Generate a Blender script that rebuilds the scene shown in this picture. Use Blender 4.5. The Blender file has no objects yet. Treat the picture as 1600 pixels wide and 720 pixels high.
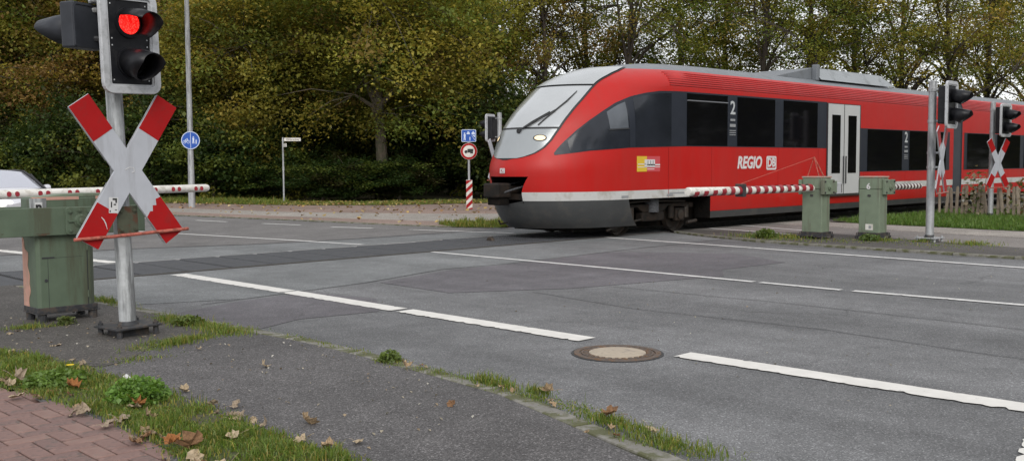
import bpy, math, random
import numpy as np
from mathutils import Matrix, Vector

random.seed(7); rng = np.random.default_rng(7)
sc = bpy.context.scene
COL = sc.collection
R = math.radians

# ------------------------------------------------------------------ camera
CAM_H = 1.58
cam = bpy.data.cameras.new('camera'); cam_o = bpy.data.objects.new('camera', cam); COL.objects.link(cam_o)
cam.sensor_width = 36; cam.lens = 1576.4 / 1600 * 36; cam.clip_end = 1500; cam.clip_start = .05
_y, _p, _r = R(45.8), R(3.767), R(-.306)
fw = Vector((math.cos(_y)*math.cos(_p), math.sin(_y)*math.cos(_p), -math.sin(_p)))
rt = Vector((math.sin(_y), -math.cos(_y), 0)); up = rt.cross(fw)
rt2 = rt*math.cos(_r) + up*math.sin(_r); up2 = -rt*math.sin(_r) + up*math.cos(_r)
mw = Matrix((rt2, up2, -fw)).transposed().to_4x4(); mw.translation = (0, 0, CAM_H)
cam_o.matrix_world = mw
sc.camera = cam_o

# ------------------------------------------------------------------ sky, sun, exposure (bright overcast)
SUN_EL, SUN_AZ = R(36), R(236)       # azimuth of the sun, counter-clockwise from +X
world = bpy.data.worlds.new('World'); sc.world = world; world.use_nodes = True
nt = world.node_tree; nt.nodes.clear()
sky = nt.nodes.new('ShaderNodeTexSky'); sky.sky_type = 'NISHITA'; sky.sun_disc = False
sky.sun_elevation = SUN_EL; sky.sun_rotation = math.pi/2 - SUN_AZ
sky.air_density = 1.0; sky.dust_density = .8; sky.ozone_density = 1.0
hsv = nt.nodes.new('ShaderNodeHueSaturation'); hsv.inputs['Saturation'].default_value = .22
bg = nt.nodes.new('ShaderNodeBackground'); bg.inputs[1].default_value = .105
wo = nt.nodes.new('ShaderNodeOutputWorld')
cloud = nt.nodes.new('ShaderNodeMix'); cloud.data_type = 'RGBA'; cloud.inputs[0].default_value = .6; cloud.inputs[7].default_value = (9.0, 9.15, 9.4, 1)   # closed cloud layer
nt.links.new(sky.outputs[0], hsv.inputs['Color']); nt.links.new(hsv.outputs[0], cloud.inputs[6]); nt.links.new(cloud.outputs[2], bg.inputs[0]); nt.links.new(bg.outputs[0], wo.inputs[0])
sun = bpy.data.lights.new('sun', 'SUN'); sun.energy = 1.5; sun.angle = R(40); sun.color = (1, .96, .9)
sun_o = bpy.data.objects.new('sun', sun); COL.objects.link(sun_o)
sdir = Vector((math.cos(SUN_AZ)*math.cos(SUN_EL), math.sin(SUN_AZ)*math.cos(SUN_EL), math.sin(SUN_EL)))
sun_o.rotation_euler = sdir.to_track_quat('Z', 'Y').to_euler(); sun_o.location = (0, 0, 60)
vs = sc.view_settings; vs.view_transform = 'Standard'; vs.look = 'None'; vs.exposure = 0.42; vs.gamma = 1; vs.use_curve_mapping = False
sc.cycles.max_bounces = 6; sc.cycles.transparent_max_bounces = 8
sc.cycles.use_denoising = True

# ------------------------------------------------------------------ material helpers
MATS = {}
def newmat(name):
    m = bpy.data.materials.new(name); m.use_nodes = True; t = m.node_tree; t.nodes.clear()
    out = t.nodes.new('ShaderNodeOutputMaterial'); b = t.nodes.new('ShaderNodeBsdfPrincipled')
    t.links.new(b.outputs[0], out.inputs[0]); MATS[name] = m
    return m, t, b
def N(t, typ, **kw):
    n = t.nodes.new(typ)
    for k, v in kw.items():
        if k.startswith('i_'):
            n.inputs[k[2:].replace('_', ' ')].default_value = v
        else: setattr(n, k, v)
    return n
def c4(c): return (c[0], c[1], c[2], 1)
def noise(t, scale, detail=4, rough=.55, vec=None, dist=0):
    n = N(t, 'ShaderNodeTexNoise'); n.inputs['Scale'].default_value = scale; n.inputs['Detail'].default_value = detail
    n.inputs['Roughness'].default_value = rough; n.inputs['Distortion'].default_value = dist
    if vec is not None: t.links.new(vec, n.inputs['Vector'])
    return n
def ramp(t, fac, stops):
    r = N(t, 'ShaderNodeValToRGB'); e = r.color_ramp.elements
    while len(e) > 1: e.remove(e[-1])
    e[0].position, e[0].color = stops[0][0], c4(stops[0][1]) if len(stops[0][1]) == 3 else stops[0][1]
    for p, c in stops[1:]:
        k = e.new(p); k.color = c4(c)
    t.links.new(fac, r.inputs[0]); return r
def mixc(t, fac, a, b, mode='MIX'):
    n = N(t, 'ShaderNodeMix', data_type='RGBA', blend_type=mode)
    for sock, v in ((n.inputs[0], fac), (n.inputs[6], a), (n.inputs[7], b)):
        if hasattr(v, 'links'): t.links.new(v, sock)
        else: sock.default_value = v if isinstance(v, (int, float)) else c4(v)
    return n.outputs[2]
def G(v): return (v, v, v)
def coords(t, kind='Object'):
    return N(t, 'ShaderNodeTexCoord').outputs[kind]
def bump(t, b, h, strength, dist=.01):
    n = N(t, 'ShaderNodeBump'); n.inputs['Strength'].default_value = strength; n.inputs['Distance'].default_value = dist
    t.links.new(h, n.inputs['Height']); t.links.new(n.outputs[0], b.inputs['Normal']); return n
def painted(name, col, rough=.5, metal=0., var=.15, scale=5, dirt=None, dirt_amt=.3, dscale=3, bmp=.05, coat=0, streak=False, spec=.4):
    m, t, b = newmat(name); v = coords(t)
    n = noise(t, scale, 5, .6, v)
    c = mixc(t, 1., col, ramp(t, n.outputs[0], [(.25, G(1-var)), (.75, G(1+var))]).outputs[0], 'MULTIPLY')
    if dirt:
        vec = v
        if streak:
            mp = N(t, 'ShaderNodeMapping'); mp.inputs['Scale'].default_value = (1, 1, .12); t.links.new(v, mp.inputs[0]); vec = mp.outputs[0]
        d = noise(t, dscale, 7, .68, vec)
        lo = .62 - dirt_amt*.3
        c = mixc(t, ramp(t, d.outputs[0], [(lo, G(0)), (lo+.12, G(1))]).outputs[0], c, dirt)
    t.links.new(c, b.inputs['Base Color']) if hasattr(c, 'links') else None
    rr = noise(t, scale*3, 3, .5, v)
    mr = N(t, 'ShaderNodeMapRange'); mr.inputs[3].default_value = max(.02, rough-.12); mr.inputs[4].default_value = min(1, rough+.12)
    t.links.new(rr.outputs[0], mr.inputs[0]); t.links.new(mr.outputs[0], b.inputs['Roughness'])
    b.inputs['Metallic'].default_value = metal; b.inputs['Coat Weight'].default_value = coat; b.inputs['Coat Roughness'].default_value = .12; b.inputs['Specular IOR Level'].default_value = spec
    if bmp: bump(t, b, noise(t, scale*12, 4, .6, v).outputs[0], bmp, .004)
    return m
def asphalt(name, base, tint=(1, 1, 1), speck=1., crack=.5, agg=110, blot=None, track=0):
    m, t, b = newmat(name); v = coords(t)
    big = noise(t, .45, 6, .62, v, .6); mid = noise(t, 3.2, 6, .65, v)
    c = mixc(t, 1., tuple(base*x for x in tint), ramp(t, big.outputs[0], [(.3, G(.78)), (.7, G(1.2))]).outputs[0], 'MULTIPLY')
    c = mixc(t, 1., c, ramp(t, mid.outputs[0], [(.3, G(.86)), (.7, G(1.13))]).outputs[0], 'MULTIPLY')
    vo = N(t, 'ShaderNodeTexVoronoi'); vo.inputs['Scale'].default_value = agg; t.links.new(v, vo.inputs['Vector'])
    sx = N(t, 'ShaderNodeSeparateColor'); t.links.new(vo.outputs['Color'], sx.inputs[0])
    c = mixc(t, 1., c, ramp(t, sx.outputs[0], [(0, G(1-.55*speck)), (.5, G(.97)), (.86, G(1+.15*speck)), (.93, G(1+.75*speck)), (1, G(1+1.5*speck))]).outputs[0], 'MULTIPLY')
    # tyre polish / stains
    st = noise(t, 1.1, 7, .7, v, 1.2)
    c = mixc(t, ramp(t, st.outputs[0], [(.58, G(0)), (.8, G(.5))]).outputs[0], c, blot or tuple(base*.55*x for x in tint))
    if track:
        mp = N(t, 'ShaderNodeMapping'); mp.inputs['Scale'].default_value = (1, .05, 1); t.links.new(v, mp.inputs[0])
        c = mixc(t, 1., c, ramp(t, noise(t, 1.15, 3, .5, mp.outputs[0]).outputs[0], [(.34, G(1-track)), (.5, G(1)), (.66, G(1+track))]).outputs[0], 'MULTIPLY')
        oil = noise(t, 6, 6, .7, mp.outputs[0], .5)
        c = mixc(t, ramp(t, oil.outputs[0], [(.6, G(0)), (.75, G(.45))]).outputs[0], c, G(base*.5))
    if crack:
        w = noise(t, 2.2, 5, .6, v); ad = N(t, 'ShaderNodeVectorMath', operation='MULTIPLY_ADD')
        ad.inputs[1].default_value = (.55, .55, 0); t.links.new(w.outputs['Color'], ad.inputs[0]); t.links.new(v, ad.inputs[2])
        vc = N(t, 'ShaderNodeTexVoronoi', feature='DISTANCE_TO_EDGE'); vc.inputs['Scale'].default_value = .38; t.links.new(ad.outputs[0], vc.inputs['Vector'])
        k = ramp(t, vc.outputs[0], [(0, G(1)), (.006, G(0))]).outputs[0]
        mk = ramp(t, noise(t, .5, 3, .5, v).outputs[0], [(.5, G(0)), (.62, G(crack))]).outputs[0]
        c = mixc(t, mixc(t, 1., k, mk, 'MULTIPLY'), c, G(base*.22))
    t.links.new(c, b.inputs['Base Color']); b.inputs['Roughness'].default_value = .82; b.inputs['Specular IOR Level'].default_value = .35
    h = mixc(t, .5, vo.outputs['Distance'], noise(t, 160, 3, .6, v).outputs['Color'])
    bump(t, b, h, .55*speck, .006)
    return m
def flat(name, col, rough=.5, metal=0., emit=None, estr=0., coat=0., spec=.5):
    m, t, b = newmat(name); b.inputs['Base Color'].default_value = c4(col); b.inputs['Roughness'].default_value = rough
    b.inputs['Metallic'].default_value = metal; b.inputs['Coat Weight'].default_value = coat; b.inputs['Specular IOR Level'].default_value = spec
    if emit: b.inputs['Emission Color'].default_value = c4(emit); b.inputs['Emission Strength'].default_value = estr
    return m
def leafmat(name, trans=.35, gloss=.06, rough=.5):
    m = bpy.data.materials.new(name); m.use_nodes = True; t = m.node_tree; t.nodes.clear(); MATS[name] = m
    out = t.nodes.new('ShaderNodeOutputMaterial')
    a = N(t, 'ShaderNodeAttribute', attribute_name='Col')
    oi = N(t, 'ShaderNodeObjectInfo'); h = N(t, 'ShaderNodeHueSaturation')
    mr = N(t, 'ShaderNodeMapRange'); mr.inputs[3].default_value = .485; mr.inputs[4].default_value = .52; t.links.new(oi.outputs['Random'], mr.inputs[0])
    t.links.new(mr.outputs[0], h.inputs['Hue']); t.links.new(a.outputs[0], h.inputs['Color'])
    d = N(t, 'ShaderNodeBsdfDiffuse'); tr = N(t, 'ShaderNodeBsdfTranslucent'); g = N(t, 'ShaderNodeBsdfGlossy'); g.inputs['Roughness'].default_value = rough
    t.links.new(h.outputs[0], d.inputs[0]); t.links.new(mixc(t, 1., h.outputs[0], (1.25, 1.2, .7), 'MULTIPLY'), tr.inputs[0])
    m1 = N(t, 'ShaderNodeMixShader'); m1.inputs[0].default_value = trans; t.links.new(d.outputs[0], m1.inputs[1]); t.links.new(tr.outputs[0], m1.inputs[2])
    m2 = N(t, 'ShaderNodeMixShader'); m2.inputs[0].default_value = gloss; t.links.new(m1.outputs[0], m2.inputs[1]); t.links.new(g.outputs[0], m2.inputs[2])
    t.links.new(m2.outputs[0], out.inputs[0]); return m

# ------------------------------------------------------------------ mesh helpers
class MB:
    def __init__(s, xf=None): s.v = []; s.f = []; s.xf = xf
    def _add(s, vs, fs):
        o = len(s.v)
        for p in vs:
            p = Vector(p); s.v.append(tuple(s.xf @ p) if s.xf is not None else tuple(p))
        for f in fs: s.f.append(tuple(i+o for i in f))
        return s
    def box(s, x0, x1, y0, y1, z0, z1):
        return s._add([(x0,y0,z0),(x1,y0,z0),(x1,y1,z0),(x0,y1,z0),(x0,y0,z1),(x1,y0,z1),(x1,y1,z1),(x0,y1,z1)],
                      [(0,3,2,1),(4,5,6,7),(0,1,5,4),(1,2,6,5),(2,3,7,6),(3,0,4,7)])
    def tube(s, pts, rad, n=10, cap=True):
        pts = [Vector(p) for p in pts]
        if not hasattr(rad, '__len__'): rad = [rad]*len(pts)
        vs = []; fs = []; prev = None
        for i, p in enumerate(pts):
            d = (pts[min(i+1, len(pts)-1)] - pts[max(i-1, 0)]).normalized()
            if prev is None: a = d.orthogonal().normalized()
            else:
                a = prev - d*prev.dot(d); a = a.normalized() if a.length > 1e-6 else d.orthogonal().normalized()
            prev = a; b = d.cross(a)
            for k in range(n):
                t = 2*math.pi*k/n; vs.append(p + (a*math.cos(t) + b*math.sin(t))*rad[i])
        for i in range(len(pts)-1):
            for k in range(n):
                k2 = (k+1) % n; fs.append((i*n+k, i*n+k2, (i+1)*n+k2, (i+1)*n+k))
        if cap: fs.append(tuple(range(n-1, -1, -1))); fs.append(tuple(range((len(pts)-1)*n, len(pts)*n)))
        return s._add(vs, fs)
    def prism(s, poly, a0, a1, axis='y'):
        # poly: list of 2D points; extruded along axis
        def P(q, a): return {'y': (q[0], a, q[1]), 'x': (a, q[0], q[1]), 'z': (q[0], q[1], a)}[axis]
        n = len(poly); vs = [P(q, a0) for q in poly] + [P(q, a1) for q in poly]
        return s._add(vs, [tuple(range(n-1, -1, -1)), tuple(range(n, 2*n))] + [(i, (i+1) % n, n+(i+1) % n, n+i) for i in range(n)])
    def ring(s, outer, inner, a0, a1, axis='y'):
        def P(q, a): return {'y': (q[0], a, q[1]), 'x': (a, q[0], q[1]), 'z': (q[0], q[1], a)}[axis]
        n = len(outer); vs = [P(q, a) for a in (a0, a1) for q in outer] + [P(q, a) for a in (a0, a1) for q in inner]; fs = []
        for i in range(n):
            j = (i+1) % n
            fs += [(i, j, n+j, n+i), (2*n+j, 2*n+i, 3*n+i, 3*n+j), (j, i, 2*n+i, 2*n+j), (n+i, n+j, 3*n+j, 3*n+i)]
        return s._add(vs, fs)
    def lathe(s, prof, n=24, axis='z', cap=True):
        vs = []; fs = []
        for r, a in prof:
            for k in range(n):
                t = 2*math.pi*k/n; q = (r*math.cos(t), r*math.sin(t))
                vs.append({'z': (q[0], q[1], a), 'y': (q[0], a, q[1]), 'x': (a, q[0], q[1])}[axis])
        for i in range(len(prof)-1):
            for k in range(n):
                k2 = (k+1) % n; fs.append((i*n+k, i*n+k2, (i+1)*n+k2, (i+1)*n+k))
        if cap: fs.append(tuple(range(n-1, -1, -1))); fs.append(tuple(range((len(prof)-1)*n, len(prof)*n)))
        return s._add(vs, fs)
    def grid(s, rows, close=False):
        o = []; n = len(rows[0])
        for r in rows: o += list(r)
        fs = [(i*n+j, i*n+j+1, (i+1)*n+j+1, (i+1)*n+j) for i in range(len(rows)-1) for j in range(n-1)]
        return s._add(o, fs)
    def poly(s, pts, z=0): return s._add([(p[0], p[1], z) for p in pts], [tuple(range(len(pts)))])
    def mesh(s, name, mat=None, smooth=False):
        me = bpy.data.meshes.new(name); me.from_pydata(s.v, [], s.f)
        if mat: me.materials.append(MATS[mat])
        if smooth:
            me.polygons.foreach_set('use_smooth', [True]*len(me.polygons))
            try: me.set_sharp_from_angle(angle=R(38))
            except Exception: pass
        me.update(); return me
    def build(s, name, mat, parent=None, smooth=False, bevel=0, seg=2):
        o = bpy.data.objects.new(name, s.mesh(name, mat, smooth)); COL.objects.link(o); o.parent = parent
        if bevel:
            b = o.modifiers.new('bevel', 'BEVEL'); b.width = bevel; b.segments = seg; b.limit_method = 'ANGLE'; b.angle_limit = R(40); b.harden_normals = False
        return o
def rrect(w, h, r, n=5, cx=0, cz=0):
    out = []
    for sx, sz, a in ((1, 1, 0), (-1, 1, 90), (-1, -1, 180), (1, -1, 270)):
        for k in range(n+1):
            t = R(a + 90*k/n); out.append((cx + sx*(w/2-r) + r*math.cos(t), cz + sz*(h/2-r) + r*math.sin(t)))
    return out
def disc(r, n=28, cx=0, cz=0): return [(cx + r*math.cos(2*math.pi*k/n), cz + r*math.sin(2*math.pi*k/n)) for k in range(n)]
def tag(o, label=None, cat=None, group=None, kind=None):
    for k, v in (('label', label), ('category', cat), ('group', group), ('kind', kind)):
        if v: o[k] = v
    return o
def thing(name, label, cat, loc=(0, 0, 0), rot=(0, 0, 0), group=None):
    o = bpy.data.objects.new(name, None); COL.objects.link(o); o.location = loc; o.rotation_euler = rot; o.empty_display_size = .2
    return tag(o, label, cat, group)
def struct(name, mb, mat, z=None): return tag(mb.build(name, mat), kind='structure')
def text_mesh(txt, size, mat, name='lettering', parent=None, xf=Matrix(), shear=0, bold=0, align='CENTER', extrude=.002):
    cu = bpy.data.curves.new('txt', 'FONT'); cu.body = txt; cu.size = size; cu.shear = shear; cu.offset = bold
    cu.align_x = align; cu.align_y = 'CENTER'; cu.extrude = extrude; cu.resolution_u = 3
    o = bpy.data.objects.new('txt', cu); COL.objects.link(o)
    dg = bpy.context.evaluated_depsgraph_get(); me = bpy.data.meshes.new_from_object(o.evaluated_get(dg))
    bpy.data.objects.remove(o); me.transform(xf); me.materials.clear(); me.materials.append(MATS[mat])
    r = bpy.data.objects.new(name, me); COL.objects.link(r); r.parent = parent; return r
def np_mesh(name, V, F, mat, C=None, smooth=False):
    """V (n,3), F (m,k) quads or tris with equal k, C per-vertex linear colours"""
    me = bpy.data.meshes.new(name); nv, nf, k = len(V), len(F), F.shape[1]
    me.vertices.add(nv); me.vertices.foreach_set('co', V.astype(np.float32).ravel())
    me.loops.add(nf*k); me.loops.foreach_set('vertex_index', F.astype(np.int32).ravel())
    me.polygons.add(nf); me.polygons.foreach_set('loop_start', np.arange(0, nf*k, k, dtype=np.int32))
    me.update(calc_edges=True)
    if C is not None:
        a = me.color_attributes.new('Col', 'FLOAT_COLOR', 'POINT')
        a.data.foreach_set('color', np.hstack([C, np.ones((nv, 1))]).astype(np.float32).ravel())
    me.materials.append(MATS[mat]); me.validate(); return me
def link(name, me, parent=None):
    o = bpy.data.objects.new(name, me); COL.objects.link(o); o.parent = parent; return o
def copy_tree(o, parent=None):
    c = o.copy(); COL.objects.link(c); c.parent = parent
    for ch in list(o.children): copy_tree(ch, c)
    return c

# ------------------------------------------------------------------ materials
asphalt('asphalt_road', .142, (.995, .997, 1.02), .75, .5, 125, track=.16)
asphalt('asphalt_light', .165, (.97, 1.0, 1.015), .6, .2, 125, track=.1)
asphalt('asphalt_purple', .112, (1.03, .97, 1.05), .55, .4, 125, track=.12)
asphalt('asphalt_far', .145, (1.04, .99, .97), .6, .6, 120)
asphalt('asphalt_pavement', .092, (1.03, .975, .975), 1.0, .12, 125, blot=(.05, .046, .045))
asphalt('asphalt_dirty', .07, (1.1, 1.0, .92), .9, .5, 105, blot=(.06, .05, .036))
asphalt('asphalt_path', .17, (1.1, 1.0, .93), .6, .2, 90)
asphalt('paving_red', .185, (1.3, .95, .80), .6, 0, 60)
asphalt('paving_beige', .26, (1.1, 1.0, .9), .6, 0, 60)
asphalt('ballast', .1, (1.1, 1, .9), 1.5, 0, 22)
painted('soil', (.075, .06, .04), .95, var=.4, scale=1.2, dirt=(.05, .07, .02), dirt_amt=.5, dscale=.6, bmp=.6)
painted('brick_clay', (.205, .128, .112), .88, var=.2, scale=9, dirt=(.15, .1, .09), dirt_amt=.35, dscale=14, bmp=.4)
painted('brick_clay_dark', (.185, .118, .106), .88, var=.22, scale=9, dirt=(.12, .09, .08), dirt_amt=.4, dscale=14, bmp=.4)
painted('brick_clay_pale', (.225, .14, .12), .88, var=.2, scale=9, dirt=(.2, .14, .12), dirt_amt=.35, dscale=14, bmp=.4)
painted('joint_sand', (.085, .06, .05), .95, var=.3, scale=20, bmp=.5)
painted('concrete', (.2, .19, .172), .9, var=.25, scale=8, dirt=(.09, .092, .045), dirt_amt=.6, dscale=5, bmp=.45)
painted('concrete_lid', (.38, .32, .25), .85, var=.1, scale=10, dirt=(.28, .24, .2), dirt_amt=.3, dscale=12, bmp=.2)
painted('cast_iron', (.12, .095, .08), .75, .3, var=.25, scale=15, dirt=(.16, .085, .04), dirt_amt=.4, dscale=14, bmp=.3)
painted('rubber', (.06, .062, .068), .7, var=.25, scale=6, dirt=(.075, .074, .078), dirt_amt=.3, dscale=4, bmp=0)
painted('rail_steel', (.42, .41, .4), .38, .85, var=.15, scale=8)
painted('rail_dark', (.06, .055, .05), .6, .3, var=.25, scale=10)
painted('rail_rust', (.11, .075, .055), .8, .2, var=.25, scale=10)
painted('galvanised', (.40, .41, .42), .5, .45, var=.14, scale=14, dirt=(.24, .245, .25), dirt_amt=.45, dscale=9, streak=True)
painted('galvanised_worn', (.44, .455, .465), .55, .3, var=.2, scale=10, dirt=(.2, .205, .21), dirt_amt=.6, dscale=11, streak=True, bmp=.15)
painted('black_steel', (.035, .036, .04), .6, .1, var=.3, scale=14, dirt=(.075, .06, .05), dirt_amt=.45, dscale=10)
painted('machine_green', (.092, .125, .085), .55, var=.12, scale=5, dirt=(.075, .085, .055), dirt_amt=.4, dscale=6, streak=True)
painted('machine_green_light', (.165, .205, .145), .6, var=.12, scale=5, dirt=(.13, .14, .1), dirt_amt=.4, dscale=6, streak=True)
painted('primer_pink', (.5, .28, .22), .7, var=.12, scale=7, dirt=(.4, .26, .2), dirt_amt=.35, dscale=10)
painted('primer_worn', (.30, .30, .25), .7, var=.2, scale=9, dirt=(.4, .24, .19), dirt_amt=.6, dscale=6)
painted('rust_plate', (.062, .068, .045), .75, var=.3, scale=9, dirt=(.085, .036, .02), dirt_amt=.42, dscale=11)
painted('sign_white', (.40, .415, .455), .5, var=.07, scale=6, dirt=(.34, .35, .38), dirt_amt=.25, dscale=8, streak=True)
painted('sign_red', (.33, .008, .009), .5, spec=.2, var=.1, scale=6, dirt=(.28, .014, .014), dirt_amt=.3, dscale=12)
painted('sign_red_faded', (.4, .09, .07), .6, var=.2, scale=16, dirt=(.28, .07, .05), dirt_amt=.5, dscale=14)
painted('boom_red', (.27, .02, .03), .5, var=.15, scale=9)
painted('black_red', (.05, .012, .016), .5, var=.15, scale=9)
painted('boom_white', (.66, .64, .6), .5, var=.1, scale=7, dirt=(.5, .47, .42), dirt_amt=.4, dscale=9)
painted('rod_red', (.40, .11, .08), .55, var=.3, scale=16, dirt=(.2, .06, .04), dirt_amt=.5, dscale=20)
painted('signal_frame', (.48, .49, .51), .5, .2, var=.08, scale=6, dirt=(.36, .37, .38), dirt_amt=.35, dscale=10)
painted('signal_dark', (.009, .0095, .012), .4, var=.3, scale=10, dirt=(.018, .018, .02), dirt_amt=.4, dscale=9, spec=.3)
painted('signal_grey', (.032, .035, .043), .5, spec=.3, var=.2, scale=8)
flat('visor_inside', (.006, .006, .007), .7)
flat('lens_dark', (.01, .009, .007), .12)
flat('sticker_white', (.55, .55, .55), .6)
flat('sticker_black', (.02, .02, .02), .6)
painted('sign_blue', (.012, .075, .36), .4, var=.06, scale=6)
painted('pictogram_white', (.55, .62, .75), .45, var=.05, scale=6)
flat('black_print', (.012, .012, .012), .6)
painted('wood_fence', (.29, .24, .185), .85, var=.25, scale=6, dirt=(.17, .145, .115), dirt_amt=.5, dscale=9, streak=True, bmp=.3)
painted('train_red', (.44, .009, .007), .42, var=.05, scale=.8, bmp=0, coat=.0, spec=.3)
painted('train_red_rib', (.27, .006, .005), .45, var=.04, scale=.8, bmp=0, spec=.3)
painted('train_roof', (.16, .172, .188), .5, var=.08, scale=1, dirt=(.13, .14, .15), dirt_amt=.3, dscale=2, bmp=0)
painted('roof_pale', (.27, .29, .305), .5, var=.1, scale=1, dirt=(.2, .215, .225), dirt_amt=.3, dscale=2, bmp=0)
painted('train_white', (.5, .5, .49), .42, var=.06, scale=2, dirt=(.38, .36, .33), dirt_amt=.4, dscale=2, bmp=0)
painted('train_skirt', (.052, .054, .055), .5, var=.1, scale=2, dirt=(.07, .067, .063), dirt_amt=.4, dscale=2, bmp=0)
painted('train_under', (.006, .0055, .005), .75, var=.4, scale=6, dirt=(.012, .009, .007), dirt_amt=.5, dscale=5, spec=.1)
painted('train_bogie', (.013, .011, .0095), .7, var=.4, scale=8, dirt=(.026, .018, .013), dirt_amt=.5, dscale=6, spec=.2)
painted('wheel_steel', (.05, .045, .04), .5, .5, var=.25, scale=10, dirt=(.06, .045, .035), dirt_amt=.5, dscale=6)
painted('door_grey', (.46, .465, .465), .4, var=.05, scale=2, bmp=0)
painted('pillar_grey', (.022, .026, .036), .35, spec=.25, var=.1, scale=2, bmp=0)
flat('window_black', (.004, .004, .005), .06, spec=.22)
painted('cab_glass', (.02, .023, .03), .1, spec=.35, var=.4, scale=1.2, bmp=0)
painted('cab_glass_reflection', (.09, .1, .115), .1, var=.3, scale=1.2, bmp=0)  # pale reflection on the dark cab glass, painted as a lighter tone
flat('print_class', (.42, .44, .45), .5)
painted('pillar_pale', (.12, .125, .135), .35, var=.1, scale=2, bmp=0)
painted('windscreen', (.50, .515, .525), .07, .5, var=.12, scale=.7, bmp=0)  # sky reflection partly put into the pale base colour
painted('front_panel', (.33, .35, .36), .2, .35, var=.08, scale=1, bmp=0)
painted('front_top', (.42, .435, .445), .25, .25, var=.08, scale=1, bmp=0)
flat('gasket', (.02, .021, .023), .6)
flat('headlamp', (.6, .52, .4), .3, emit=(1, .75, .4), estr=.55)
flat('print_white', (.6, .58, .58), .45)
flat('print_grey', (.25, .26, .27), .5)
flat('logo_yellow', (.62, .42, .035), .45)
flat('logo_red', (.52, .07, .08), .45)
painted('gangway', (.045, .05, .06), .75, var=.15, scale=2)
painted('car_paint', (.62, .62, .66), .3, .3, var=.03, scale=2, bmp=0, coat=.6)
flat('car_glass', (.55, .56, .62), .08, metal=.6)  # whitened base stands in for bright sky reflected in the glass
flat('car_black', (.015, .015, .017), .5)
flat('tyre', (.02, .02, .02), .85)
flat('car_lamp', (.85, .85, .85), .15, emit=(1, .95, .85), estr=.9)
painted('bark', (.105, .085, .062), .9, var=.35, scale=7, dirt=(.06, .065, .035), dirt_amt=.5, dscale=3, bmp=.6)
painted('bark_dark', (.05, .04, .032), .9, var=.35, scale=7, bmp=.5)
m_, t_, b_ = newmat('red_lens'); b_.inputs['Base Color'].default_value = (.35, .008, .006, 1); b_.inputs['Roughness'].default_value = .25
_vo = N(t_, 'ShaderNodeTexVoronoi'); _vo.inputs['Scale'].default_value = 62; t_.links.new(coords(t_), _vo.inputs['Vector'])
t_.links.new(ramp(t_, _vo.outputs['Distance'], [(.15, (1, .05, .035)), (.55, (.75, .008, .006)), (.9, (.4, .003, .003))]).outputs[0], b_.inputs['Emission Color']); b_.inputs['Emission Strength'].default_value = 1.5
flat('red_lens_dim', (.3, .006, .005), .3, emit=(1, .02, .02), estr=.5)
leafmat('leaf', .45, .012); leafmat('grass', .42, .03); leafmat('dry_leaf', .12, .04)
for _nm, _dust in (('train_red', (.30, .035, .028)),):
    _t = MATS[_nm].node_tree; _b = [n for n in _t.nodes if n.type == 'BSDF_PRINCIPLED'][0]; _src = _b.inputs['Base Color'].links[0].from_socket
    _mp = N(_t, 'ShaderNodeMapping'); _mp.inputs['Scale'].default_value = (2.2, 1, .16); _t.links.new(coords(_t), _mp.inputs[0])
    _f = mixc(_t, .5, noise(_t, 2.4, 6, .65, _mp.outputs[0]).outputs['Color'], noise(_t, .5, 4, .6, coords(_t)).outputs['Color'])
    _t.links.new(mixc(_t, ramp(_t, _f, [(.42, G(0)), (.68, G(.5))]).outputs[0], _src, _dust), _b.inputs['Base Color'])
# rubber hatch relief
_m = MATS['rubber']; _t = _m.node_tree; _b = [n for n in _t.nodes if n.type == 'BSDF_PRINCIPLED'][0]
_v = coords(_t); _w1 = N(_t, 'ShaderNodeTexWave', bands_direction='DIAGONAL'); _w1.inputs['Scale'].default_value = 9
_mp = N(_t, 'ShaderNodeMapping'); _mp.inputs['Scale'].default_value = (-1, 1, 1); _t.links.new(_v, _mp.inputs[0]); _t.links.new(_v, _w1.inputs[0])
_w2 = N(_t, 'ShaderNodeTexWave', bands_direction='DIAGONAL'); _w2.inputs['Scale'].default_value = 9; _t.links.new(_mp.outputs[0], _w2.inputs[0])
bump(_t, _b, mixc(_t, 1., _w1.outputs[0], _w2.outputs[0], 'MULTIPLY'), .9, .012)
# worn road paint: paint flakes away to the asphalt under it
def road_paint(name, col, wear):
    m, t, b = newmat(name); v = coords(t)
    n1 = noise(t, 16, 8, .75, v); n2 = noise(t, 1.4, 4, .6, v)
    k = mixc(t, .35, n1.outputs['Color'], n2.outputs['Color'])
    k = ramp(t, k, [(wear, G(1)), (wear+.05, G(0))]).outputs[0]
    c = mixc(t, 1., col, ramp(t, noise(t, 5, 5, .6, v).outputs[0], [(.3, G(.88)), (.7, G(1.06))]).outputs[0], 'MULTIPLY')
    t.links.new(mixc(t, k, c, (.13, .13, .128)), b.inputs['Base Color']); b.inputs['Roughness'].default_value = .7
    bump(t, b, noise(t, 140, 3, .6, v).outputs[0], .35, .004); return m
road_paint('paint_white', (.66, .64, .605), .385); road_paint('paint_thin', (.6, .59, .575), .40)

# ================================================================== SETTING
# ---- ground sheet
MB_ = MB(); MB_.poly([(-300, -300), (500, -300), (500, 500), (-300, 500)], -.03); struct('ground', MB_, 'soil')
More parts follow.
